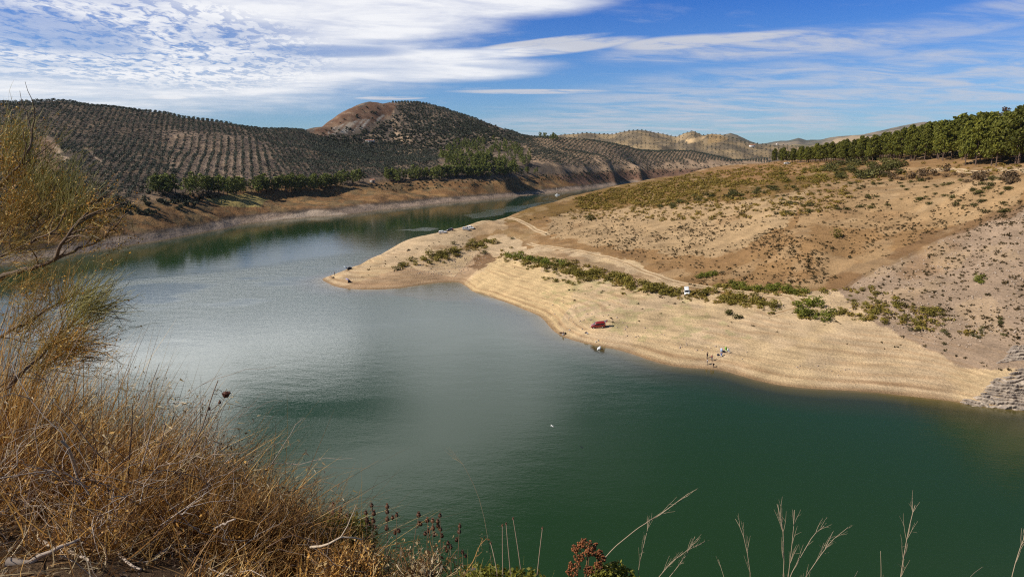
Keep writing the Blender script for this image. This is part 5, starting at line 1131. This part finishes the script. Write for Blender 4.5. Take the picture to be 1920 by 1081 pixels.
# brown seed bits and dry leaves caught in the growth
p = near(9000, -3.6, .2, 2.5, 4.4); p = p[fbm(p[:, 0]*2, p[:, 1]*2, 3, 91) > .45]; p[:, 2] += rng.uniform(.02, .5, len(p))*np.interp(p[:, 1], [2.5, 3.4], [.35, 1]); G.append(cards(p, rng.uniform(.005, .014, len(p)), pick(BROWN+GOLDG[:4], len(p))))
# yellowing grass along the bottom edge, right of the bank
p = near(3600, -.6, .62, 2.55, 3.6); m = len(p); G.append(blades(p, dirs(m, (.15, 0), .4), rng.uniform(.22, .62, m)*np.interp(p[:, 0], [-.6, .1, .6], [.62, 1.15, 1.22]), rng.uniform(.003, .006, m), rng.normal(0, .3, m), pick([(.40,.30,.07),(.34,.28,.06),(.5,.36,.12),(.28,.2,.06)], m)))
V, F_, c_ = cat(*G); tag(link('dry_grass', mesh_np('dry_grass', V, F_, col=np.clip(c_, 0, .9)), STRAW), 'golden dry grass covering the near bank', 'grass', kind='stuff')

# ---- dead twigs matted on the slope
def wander(p0, d0, Ln, n, jit, drop=0.0):
    P_ = [np.array(p0, float)]; d = np.array(d0, float); d /= np.linalg.norm(d)
    for _ in range(n): d = d+rng.normal(0, jit, 3)+np.array([0, 0, -drop]); d /= np.linalg.norm(d); P_.append(P_[-1]+d*Ln/n)
    return np.array(P_)
def twigs(mb, count, src, Ln, rad, jit=.3, kids=3, up=.5, cols=GREYT, colL=None, drop=.05):
    for _ in range(count):
        p0 = src(); d = np.array([rng.normal(.1, .8), rng.normal(0, .8), rng.uniform(.0, 1.0)*up]); P_ = wander(p0, d, rng.uniform(*Ln), 7, jit, drop); r = rng.uniform(*rad); k = pick(cols, 1)[0]
        a = mb.n; mb.tube(P_, np.linspace(r, r*.4, len(P_)), 3, cap=False); colL.append(np.tile(k, (mb.n-a, 1)))
        for _ in range(kids):
            i = rng.integers(1, 7); P2 = wander(P_[i], (P_[i]-P_[i-1])+rng.normal(0, .06, 3), rng.uniform(*Ln)*.5, 5, jit, drop); a = mb.n; mb.tube(P2, np.linspace(r*.6, r*.25, 6), 3, cap=False); colL.append(np.tile(k, (mb.n-a, 1)))
def twigmesh(name, mat, parent=None, *spec):
    mb = MB(); cl_ = []
    for s in spec: twigs(mb, colL=cl_, **s)
    V, fs, ms = mb.data(); return link(name, mesh_np(name, V, fs, ms, col=np.clip(np.concatenate(cl_), 0, .9)), mat, parent)
def src(x0, x1, y0, y1, z0=.0, z1=.25):
    def f():
        x, y = rng.uniform(x0, x1), rng.uniform(y0, y1); return [x, y, float(h_near(np.array([x]), np.array([y]))[0])+rng.uniform(z0, z1)]
    return f
o = twigmesh('dead_twigs', TWIG, None, dict(count=150, src=src(-3.1, -1.5, 2.6, 3.5, 0, .3), Ln=(.25, .8), rad=(.0018, .004), up=.5), dict(count=110, src=src(-2.6, -.6, 2.4, 3.3, 0, .12), Ln=(.2, .55), rad=(.0015, .003), up=.35), dict(count=80, src=src(-1.4, .1, 2.5, 3.5, .05, .3), Ln=(.2, .5), rad=(.0012, .0026), up=.6, cols=GREYT+BROWN))
tag(o, 'matted dead twigs and stems on the near bank', 'twigs', kind='stuff')
# ---- leaf litter and crumbs on the bare soil
p = near(5000, -3.2, .3, 1.9, 3.6); p[:, 2] += .012; V, F_, c_ = cat(cards(p, rng.uniform(.004, .016, len(p)), pick(BROWN+GREYT+PALEG, len(p))))
tag(link('leaf_litter', mesh_np('leaf_litter', V, F_, col=np.clip(c_, 0, .9)), STRAW), 'dry leaf litter on the dark soil of the near bank', 'leaf litter', kind='stuff')
# ---- fallen sticks (read off the photograph, laid on the ground)
def nhit(px, py):
    d = ray([px], [py])[0]; t = np.linspace(1.5, 9, 900); q = np.array([0, 0, H])+d*t[:, None]; g = q[:, 2]-h_near(q[:, 0], q[:, 1]); i = np.argmax(g < 0)
    return q[i] if (g < 0).any() else q[int(900*.2)]
def stick(label, px, r, lift, col, name='fallen_stick', group=None):
    P_ = np.array([nhit(*q) for q in px]); d = P_-np.array([0, 0, H]); P_ = P_-d/np.linalg.norm(d, axis=1)[:, None]*np.asarray(lift)[:, None]
    P_ = resample(P_, .05); P_ = P_+rng.normal(0, .004, P_.shape); mb = MB(); mb.tube(P_, np.linspace(r, r*.45, len(P_)), 6); k = len(P_)//2
    mb.tube(wander(P_[k], P_[k]-P_[k-2]+rng.normal(0, .05, 3), .18, 5, .25), np.linspace(r*.5, r*.2, 6), 5)
    V, fs, ms = mb.data(); return tag(link(name, mesh_np(name, V, fs, ms, col=np.tile(col, (len(V), 1)), smooth=True), TWIG), label, 'stick', group)
stick('pale crooked branch lying on the soil at the left, its end forked', [(72,1012),(95,1022),(130,1032),(165,1052)], .011, [.05,.04,.03,.02], (.45,.36,.28))
stick('white bent stick arching up out of the brush', [(112,828),(125,825),(135,850),(143,880),(150,900),(158,930)], .0055, [.35,.36,.3,.22,.12,.02], (.40,.28,.18))
stick('grey zigzag branch on the soil in the middle of the bank', [(198,1018),(210,1016),(215,1030),(240,1052),(262,1070)], .010, [.08,.07,.05,.03,.02], (.40,.32,.26))
stick('straight pale stick slanting over the brown brush', [(290,1045),(340,1012),(390,998),(440,972)], .008, [.03,.09,.14,.2], (.40,.33,.28))
stick('short thick weathered log at the left end of the bare soil', [(12,1056),(35,1053),(60,1052)], .024, [.02,.03,.02], (.42,.34,.28))
stick('curved white stem over the brush left of the green bush', [(585,1028),(610,1020),(640,1006),(665,1004),(678,1010)], .006, [.1,.16,.2,.16,.1], (.48,.38,.28))
stick('thin pale branch on the ground under the brown brush', [(312,990),(340,1015),(370,1042),(398,1058)], .008, [.06,.05,.04,.03], (.42,.36,.32))
# ---- dead brown bushes
def deadbush(label, px, py, r, hh, cols, n=90, leaves=900):
    b = nhit(px, py); t = thing('dead_bush', label, 'bush', b); mb = MB(); cl_ = []; tips = []
    for _ in range(n):
        d = np.array([rng.normal(0, .55), rng.normal(0, .55), 1.0]); P_ = wander([rng.normal(0, r*.2), rng.normal(0, r*.2), -.03], d, rng.uniform(.5, 1.0)*hh, 6, .16); a = mb.n; mb.tube(P_, np.linspace(.0032, .001, 7), 3, cap=False); k = pick(cols, 1)[0]; cl_.append(np.tile(k, (mb.n-a, 1))); tips += [P_[-1], P_[-2], P_[-3]]
        for _ in range(3):
            i = rng.integers(2, 6); P2 = wander(P_[i], P_[i]-P_[i-1]+rng.normal(0, .05, 3), rng.uniform(.15, .4)*hh, 4, .25); a = mb.n; mb.tube(P2, np.linspace(.0018, .0008, 5), 3, cap=False); cl_.append(np.tile(k, (mb.n-a, 1))); tips += [P2[-1], P2[2]]
    V, fs, ms = mb.data(); link('twigs', mesh_np('twigs', V, fs, ms, col=np.clip(np.concatenate(cl_), 0, .9)), TWIG, t)
    tips = np.array(tips); q = tips[rng.integers(0, len(tips), leaves)]+rng.normal(0, .018, (leaves, 3)); V, F_, c_ = cat(cards(q, rng.uniform(.004, .012, leaves), pick(cols, leaves))); link('dead_leaves', mesh_np('dead_leaves', V, F_, col=np.clip(c_, 0, .9)), STRAW, t); return t
BR2 = [(.16,.085,.035),(.22,.12,.045),(.11,.06,.028),(.30,.17,.06)]
deadbush('large rust brown dead bush in the middle of the bank', 395, 985, .35, .55, BR2, 110, 1600)
deadbush('brown dead bush left of the yellow green cushion shrub', 505, 1040, .3, .40, BR2, 90, 1200)
deadbush('pale brown dead bush below the row of dark seed heads', 790, 1090, .3, .20, BR2+PALEG, 90, 900)
deadbush('dark brown dead bush under the feathery broom at the left edge', 70, 880, .4, .6, BR2, 100, 1300)
deadbush('low tan dead bush below the yellow green cushion shrub', 650, 1085, .3, .22, BR2+GOLDG, 90, 1000)
# ---- leafy green bushes
LEAFG = leafmat('cushion shrub leaves', (.12,.13,.02), (.30,.28,.05), .35, 9.0, .45, .1)
def leafbush(label, px, py, D, r, hh, n, mat, leaf=.012):
    w = at_Y(px, py, D); g_ = float(h_near(np.array([w[0]]), np.array([w[1]]))[0]); t = thing('green_bush', label, 'bush', (w[0], w[1], g_)); zt = w[2]-g_
    mb = MB(); cr = MB()
    for k in range(16):
        a = k*2.4; d = r*.75*math.sqrt(k/16); c = np.array([math.cos(a)*d, math.sin(a)*d*.8, zt-hh*.45*(.3+(d/r)**2)+rng.normal(0, .015)]); mb.tube([[0, 0, -.03], c*[.5, .5, .6], c], [.006, .004, .002], 4)
        v, f = clump(c, (r*.36, r*.36, hh*.34), n//16, leaf, rng, .5); cr.add(v, f)
    mb.build('stems', simple('shrub stems', (.16,.10,.06), .8, .2, 20), t); cr.build('foliage', mat, t); return t
leafbush('yellow green cushion shrub on the edge of the bank', 628, 985, 3.35, .24, .26, 3600, LEAFG)
leafbush('low yellow green bush at the bottom edge beside the cut stalks', 905, 1078, 3.1, .18, .2, 1800, LEAFG)
leafbush('leafy yellow green bush at the bottom edge right of the rust seed cluster', 1150, 1073, 3.1, .15, .18, 2200, LEAFG)
leafbush('small green bush at the very bottom left of the rust seed cluster', 985, 1092, 3.05, .2, .16, 1500, LEAFG)
# ---- single stalks
STALK = [(.30,.21,.13),(.38,.29,.19),(.24,.15,.09)]
def root_down(P_):
    b = P_[0].copy(); g_ = float(h_near(np.array([b[0]]), np.array([b[1]]))[0])
    if b[2] > g_+.02:
        n = max(2, int((b[2]-g_)/.12)); d = P_[0]-P_[1]; d = d/max(1e-6, abs(d[2])); d[2] = -1
        ext = [b+np.array([d[0]*.25, d[1]*.25, -1])*(b[2]-g_)*k/n for k in range(n, 0, -1)]
        for e in ext[:1]: e[2] -= .03
        P_ = np.r_[np.array(ext), P_]
    return P_
def stalk(name, label, px, D, r, col, cat_='stalk', group=None, head=None, balls=None, panicle=None, dD=.15):
    n = len(px); P_ = np.array([at_Y(px[i][0], px[i][1], D+dD*i/n) for i in range(n)]); tip = P_[-1].copy(); full = root_down(P_); base = full[0].copy(); t = thing(name, label, cat_, base, group=group)
    Q = resample(full, .03)-base
    mb = MB(); mb.tube(Q, np.linspace(r, r*.45, len(Q)), 6); V, fs, ms = mb.data(); link('stem', mesh_np('stem', V, fs, ms, col=np.tile(col, (len(V), 1)), smooth=True), TWIG, t)
    if head:
        hb = MB(); c = tip-base; d = Q[-1]-Q[-3]; d /= np.linalg.norm(d)
        for k in range(26): a = k*2.4; rr = head*math.sqrt(k/26); q = np.array([math.cos(a)*rr, math.sin(a)*rr, 0])+d*head*1.1; hb.tube([c, c+q*.6, c+q+[0, 0, .2*head]], [.003, .004, .006], 4)
        hb.ball(c+d*head*.8, (head*.85, head*.85, head*.8), 9, 6); V, fs, ms = hb.data(); link('seed_head', mesh_np('seed_head', V, fs, ms, col=np.tile((.085,.03,.018), (len(V), 1))), TWIG, t)
    for (bx, by, br) in (balls or []):
        c = at_Y(bx, by, D+dD*.8)-base; hb = MB(); hb.ball(c, (br, br, br*1.05), 8, 6); hb.tube([c+[0, 0, br*.8], c+[0, 0, br*1.5]], [br*.45, br*.6], 6)
        j = Q[np.argmin(np.linalg.norm(Q-c, axis=1))]; hb.tube([j, (j+c)/2+[0, 0, -.004], c], [.0016, .0014, .0014], 4); V, fs, ms = hb.data(); V = V+rng.normal(0, br*.06, V.shape); link('seed_head', mesh_np('seed_head', V, fs, ms, col=np.tile(np.array([.085,.04,.022])*rng.uniform(.7, 1.7), (len(V), 1))), TWIG, t)
    if panicle:
        hb = MB(); m = len(Q); k0 = int(m*(1-panicle[1])) 
        for _ in range(panicle[0]):
            i = rng.integers(max(2, k0), m-1); d = Q[min(i+2, m-1)]-Q[i-2]; d /= np.linalg.norm(d)+1e-9; s = (rng.choice([-1, 1])*.45, rng.normal(0, .2), .1)
            P2 = [Q[i]]; dd = d+np.array(s)*rng.uniform(.4, 1); dd /= np.linalg.norm(dd); Ln = rng.uniform(.06, .15)*(1-.4*(i-k0)/max(1, m-k0))*panicle[2]
            for _ in range(6): dd = dd+d*.12+rng.normal(0, .07, 3); dd /= np.linalg.norm(dd); P2.append(P2[-1]+dd*Ln/6)
            hb.tube(P2, np.linspace(r*.42, r*.16, 7), 4, cap=False)
            if rng.random() < .7: q = np.array(P2[3:5]); e = wander(P2[3], P2[4]-P2[3]+rng.normal(0, .008, 3), Ln*.4, 4, .2); hb.tube(e, np.linspace(r*.3, r*.12, 5), 3, cap=False)
        V, fs, ms = hb.data(); link('panicle', mesh_np('panicle', V, fs, ms, col=np.tile(np.array(col)*1.05, (len(V), 1))), TWIG, t)
    return t
DK = (.085,.05,.035)
stalk('dead_stalk', 'dark straight dead stem standing above the golden grass', [(233,1015),(238,940),(243,850),(248,790),(249,755)], 3.0, .0048, DK)
stalk('dead_stalk', 'pale grey stem leaning right beside the dark straight one', [(233,993),(250,930),(273,850),(285,800),(297,772)], 3.0, .005, (.36,.28,.22))
stalk('dead_stalk', 'brown stem parallel to the pale grey one on its right', [(247,1003),(270,940),(299,850),(309,800),(308,790)], 3.05, .005, (.22,.15,.11))
stalk('dead_stalk', 'long brown stem leaning right to a bare twig tip', [(305,985),(325,930),(346,865),(378,805),(391,762),(400,735),(409,712)], 3.1, .005, (.24,.17,.12))
stalk('wild_carrot', 'thin stem carrying one dark round seed head over the water', [(352,900),(375,850),(398,795),(412,765),(421,745)], 3.2, .003, (.20,.13,.09), 'plant', head=.021)
stalk('dead_stalk', 'thin stem with two small buds left of the round seed head', [(340,900),(365,850),(386,800),(396,768)], 3.2, .0025, (.16,.10,.07), balls=[(412,754,.008),(392,766,.008)])
heads = [([(632,1010),(625,975),(625,946)], [(625,945,.009),(624,960,.01)]), ([(650,1015),(640,985),(639,955)], [(639,954,.009),(639,958,.008),(636,968,.01)]), ([(655,1020),(652,985),(651,966)], [(651,965,.010)]), ([(690,1040),(688,1000),(686,962)], [(686,961,.01),(688,975,.012),(693,982,.009)]),
 ([(700,1040),(698,1000),(697,948)], [(697,947,.010),(701,962,.012),(700,976,.011),(704,988,.009)]), ([(728,1050),(726,1000),(726,950)], [(726,949,.011),(726,959,.011),(726,973,.011),(725,990,.012)]), ([(742,1055),(744,1000),(744,966)], [(744,965,.010),(736,970,.010),(741,998,.011),(748,995,.010)]),
 ([(770,1060),(778,1000),(785,966)], [(785,965,.012),(786,981,.010),(789,982,.010)]), ([(800,1065),(801,1010),(802,976)], [(801,975,.012),(803,995,.010),(797,1000,.010)]), ([(812,1065),(812,1020),(811,977)], [(811,976,.011),(812,990,.011),(815,1002,.010),(821,977,.010)]),
 ([(825,1070),(826,1010),(825,967)], [(825,966,.010),(821,985,.011),(826,992,.010),(829,1004,.010)]), ([(858,1075),(860,1010),(862,988)], [(862,986,.010),(861,996,.011),(856,1012,.010)]), ([(846,1075),(845,1040),(845,1020)], [(840,1018,.010),(845,1025,.011),(838,1032,.009)]), ([(868,1078),(868,1050),(867,1036)], [(867,1035,.010),(873,1042,.009)])]
for i, (px, bl) in enumerate(heads):
    stalk('seed_head_plant', ['short stem with two dark seed balls beside the cushion shrub', 'stem with three small dark seed balls right of the cushion shrub', 'stem with a single dark seed ball right of the cushion shrub'][i] if i < 3 else 'dry stem with several brown seed balls on the bank edge', px, 3.15, .0022, (.17,.10,.06), 'plant', None if i < 3 else 'brown seed ball stems on the bank edge', balls=bl)
for px, lb in (([(943,1078),(942,1030),(942,985)], 'short cut stalk, leftmost of the five pale cut stalks'), ([(958,1078),(952,1020),(949,982)], 'cut stalk with a pale bulging tip beside the shortest one'), ([(978,1078),(970,1020),(962,972)], 'tallest pale cut stalk with a white tip over the lake'), ([(1007,1078),(1012,1030),(1017,990)], 'cut stalk leaning right, apart from the other cut stalks'), ([(933,1078),(926,1040),(920,1018)], 'thin dark cut stalk leaning left at the edge of the yellow grass')):
    stalk('cut_stalk', lb, px, 3.1, .0035, (.30,.22,.16), balls=[(px[-1][0], px[-1][1], .006)])
# rust brown umbel plant
def umbel():
    D = 3.1; st = [(1093,1085),(1100,1060),(1103,1035)]; P_ = np.array([at_Y(x, y, D) for x, y in st]); full = root_down(P_); base = full[0].copy(); t = thing('umbel_plant', 'rust brown dead plant with clustered seed umbels', 'plant', base); Q = resample(full, .03)-base
    mb = MB(); mb.tube(Q, np.linspace(.006, .004, len(Q)), 6); hubs = [(1094,1020,.030),(1110,1022,.028),(1082,1030,.028),(1105,1036,.030),(1120,1038,.028),(1085,1048,.030),(1128,1048,.024),(1077,1062,.030),(1072,1075,.030),(1104,1070,.028),(1122,1060,.022)]
    for k, (x, y, rr) in enumerate(hubs):
        c = at_Y(x, y, D+rng.normal(0, .04))-base; j = Q[-1-min(len(Q)-1, int((y-1020)/6))]; mb.tube([j, (j+c)/2+[0, 0, -.01], c-[0, 0, rr*.6]], [.0028, .002, .0016], 5)
        um = MB(); cl_ = []
        for q in range(34):
            d = rng.normal(size=3); d[2] = abs(d[2])*.8-.2; d /= np.linalg.norm(d); e = c+d*rr*rng.uniform(.6, 1.05); um.tube([c-[0, 0, rr*.6], e], [.0008, .0006], 3, cap=False); um.ball(e, (.0055, .0055, .0045), 5, 4)
        V, fs, ms = um.data(); cc_ = np.array([.20,.07,.025])*(.6+.8*fbm(V[:, 0]*90, V[:, 2]*90, 2, k)[:, None]); link('umbel', mesh_np('umbel', V, fs, ms, col=cc_), TWIG, t)
    V, fs, ms = mb.data(); link('stem', mesh_np('stem', V, fs, ms, col=np.tile((.22,.13,.07), (len(V), 1)), smooth=True), TWIG, t)
umbel()
# tall grass stems with branching tops against the dark water
S3 = (.36,.28,.19)
for nm_, px, pn, r in (('longest panicle stem, arching right from the rust plant up over the lake', [(1105,1081),(1125,1055),(1152,1025),(1195,990),(1240,962),(1270,940),(1290,925)], (14, .30, 1.0), .0032),
   ('thin panicle stem standing behind the long arching one', [(1197,1065),(1205,1030),(1212,1000),(1219,972)], (10, .5, .8), .0022), ('panicle stem leaning right at the bottom edge right of the green bush', [(1232,1085),(1260,1052),(1290,1030),(1316,1018)], (14, .4, .9), .0028), ('panicle stem crossing under the one leaning right', [(1252,1085),(1272,1060),(1290,1035),(1303,1005)], (10, .4, .8), .0024),
   ('thin bent panicle stem left of the tall pair', [(1408,1085),(1404,1050),(1396,1010),(1388,988),(1379,972)], (8, .5, .8), .0022), ('tallest upright panicle stem of the tall pair', [(1470,1085),(1470,1040),(1468,990),(1463,965),(1457,944)], (16, .6, 1.0), .0028), ('right hand stem of the tall upright pair', [(1477,1085),(1483,1040),(1488,990),(1490,955)], (10, .5, .9), .0026),
   ('panicle stem leaning right beside the tall pair', [(1478,1085),(1500,1045),(1525,1002),(1545,986)], (14, .5, .9), .0026), ('most slanted panicle stem right of the tall pair', [(1508,1085),(1535,1045),(1560,1012),(1590,988)], (16, .5, 1.0), .0026), ('short thin stem alone between the slanted stems and the tall loose one', [(1652,1085),(1652,1060),(1651,1032)], (6, .7, .7), .002),
   ('tall stem with a loose open panicle over dark water', [(1688,1085),(1694,1045),(1702,1000),(1710,965),(1716,946)], (12, .45, 1.1), .0028), ('stem at the right edge with a drooping side branch', [(1896,1085),(1905,1050),(1915,1020),(1924,1000)], (8, .45, 1.0), .003), ('short curved stem tip between the loose panicle and the right edge', [(1815,1085),(1828,1072),(1842,1062)], (3, .5, .7), .002),
   ('small stem with a pale spikelet at the bottom edge', [(1600,1085),(1604,1078),(1608,1070)], (2, .5, .5), .0018), ('very thin stem at the bottom left of the bent panicle stem', [(1360,1090),(1354,1070),(1347,1048)], (3, .5, .6), .0016)):
    stalk('panicle_grass', nm_, px, 3.2, r, S3, 'grass stem', panicle=pn)
stalk('panicle_grass', 'faint arching grass stem left of the lake centre with hanging tips', [(925,1075),(914,1000),(903,945),(885,900),(866,866),(848,858)], 3.3, .0018, (.26,.22,.14), 'grass stem', panicle=(8, .3, .8))

# ---- broom shrub reaching in from the left edge
def broom():
    root = np.array([-4.3, 3.9, float(h_near(np.array([-4.3]), np.array([3.9]))[0])]); t = thing('broom_shrub', 'feathery green and orange broom shrub reaching in from the left edge', 'shrub', root)
    limbs = [([(-40,560),(0,517),(50,506),(100,488),(122,452),(140,425),(165,398)], 3.9, .020), ([(-40,470),(0,440),(60,425),(120,402),(165,385),(195,372)], 4.1, .018), ([(-60,420),(0,350),(35,310),(58,270),(60,235)], 4.2, .018), ([(-60,640),(0,628),(60,600),(105,570),(150,548)], 3.9, .014), ([(-60,760),(20,720),(80,660),(120,620),(160,585)], 3.7, .014), ([(20,720),(90,655),(135,610),(150,585),(205,570)], 3.65, .010), ([(-60,330),(0,300),(20,280),(30,262)], 4.3, .014), ([(100,488),(140,470),(190,450),(215,425),(240,398)], 3.95, .009), ([(-60,540),(0,480),(70,450),(110,425),(130,380)], 4.0, .012), ([(60,425),(85,395),(95,370),(100,340)], 4.15, .009)]
    J = []
    for k, (px, D, r) in enumerate(limbs):
        P_ = np.array([at_Y(x, y, D+.12*math.sin(i+k)) for i, (x, y) in enumerate(px)]); Q = resample(P_, .05)+0; Q[1:-1] += rng.normal(0, .006, Q[1:-1].shape); 
        if px[0][0] < 0: Q = np.r_[[root+[0, 0, .0]], [(root+Q[0])/2+[0, 0, .12]], Q]
        mb = MB(); mb.tube(Q-root, np.linspace(r, r*.3, len(Q)), 7); o = link('branch', mb.mesh('branch', True), BRANCH, t); J.append(Q)
        m = len(Q)
        for _ in range(9):
            i = rng.integers(m//3, m-1); d = Q[min(i+1, m-1)]-Q[i-1]; d /= np.linalg.norm(d); e = wander(Q[i], d+np.array([rng.normal(.25, .35), rng.normal(0, .3), rng.normal(.25, .4)]), rng.uniform(.12, .38), 6, .16); tw = MB(); tw.tube(e-root, np.linspace(r*.28, .0012, 7), 4, cap=False); tw.build('twig', BRANCH, o)
    return t, root
BRANCH = simple('broom bark', (.14, .095, .065), .8, .35, 30, bump=.4)
bt, broot = broom()
GRN = [(.29,.255,.07),(.36,.31,.10),(.20,.18,.05),(.42,.36,.15)]; ORG = [(.55,.27,.04),(.62,.34,.06),(.40,.17,.025),(.66,.44,.13)]; OLV = [(.30,.225,.06),(.38,.27,.08),(.20,.145,.045),(.42,.24,.06)]
def spray(name, px, py, D, ang, Ln, n, cols, sp=.3, seeds=0, seedcol=ORG, r0=.05, w=(.0016, .0032)):
    n = int(n*BR_); seeds = int(seeds*1.5); c = at_Y(px, py, D); a = R(ang); p = c+rng.normal(0, r0, (n, 3)); d = np.c_[math.cos(a)+rng.normal(0, sp, n), rng.normal(0, sp, n), math.sin(a)+rng.normal(0, sp, n)]
    L_ = rng.uniform(.45, 1.0, n)*Ln; b1 = blades(p-broot, d, L_, rng.uniform(*w, n), rng.normal(0, .18, n), pick(cols, n), seg=4, taper=.8); parts = [b1]; tip = b1[0].reshape(n, 5, 2, 3)
    q = n*2; i = rng.integers(0, n, q); f = rng.integers(2, 5, q); pp = tip[i, f, 0]; dd = (tip[i, f, 0]-tip[i, f-1, 0])+rng.normal(0, .012, (q, 3)); parts.append(blades(pp, dd+1e-6, rng.uniform(.2, .5, q)*Ln*.6, np.full(q, .0014), rng.normal(0, .2, q), pick(cols, q), seg=3, taper=.8))
    if seeds: i = rng.integers(0, n, seeds); f = rng.integers(1, 5, seeds); pp = tip[i, f, 0]+rng.normal(0, .012, (seeds, 3)); parts.append(cards(pp, rng.uniform(.003, .0075, seeds), pick(seedcol, seeds), .7))
    V, F_, c_ = cat(*parts); return link(name, mesh_np(name, V, F_, col=np.clip(c_, 0, .9)), SPRAY, bt)
BR_ = 1.25
for a_ in ((40,300,4.2,75,.28,110,GRN,.3,150), (25,275,4.25,60,.22,70,GRN,.4,120), (70,360,4.15,50,.30,150,GRN,.3,60), (110,390,4.1,62,.26,150,GRN,.25,40), (140,420,4.0,70,.26,150,GRN,.3,60), (90,420,4.05,40,.30,130,OLV,.35,80), (40,400,4.1,60,.30,120,OLV,.4,260), (10,340,4.2,50,.26,90,OLV,.4,380), (0,420,4.1,45,.3,110,OLV,.45,260), (20,470,4.0,30,.35,110,OLV,.45,120)): spray('sprays', *a_)
for a_ in ((165,425,3.95,60,.17,70,OLV,.5,420), (190,440,3.95,35,.16,60,OLV,.5,260), (5,300,4.2,40,.2,60,OLV,.6,420), (30,360,4.15,10,.25,60,OLV,.6,300), (175,390,3.95,20,.14,40,OLV,.5,160)): spray('dry_leaves', *a_, r0=.09)
for a_ in ((150,588,3.7,52,.25,190,GRN,.3,30), (165,580,3.65,22,.22,130,GRN,.25,20), (120,560,3.8,70,.2,100,OLV,.3,40), (40,620,3.8,45,.35,120,OLV,.4,60), (100,665,3.65,40,.3,170,OLV,.45,120), (130,660,3.6,20,.26,150,OLV+ORG,.5,260), (60,560,3.9,40,.25,90,OLV,.5,100), (20,540,3.95,10,.3,80,OLV,.5,60), (60,690,3.7,30,.35,130,OLV,.5,60)): spray('sprays', *a_)
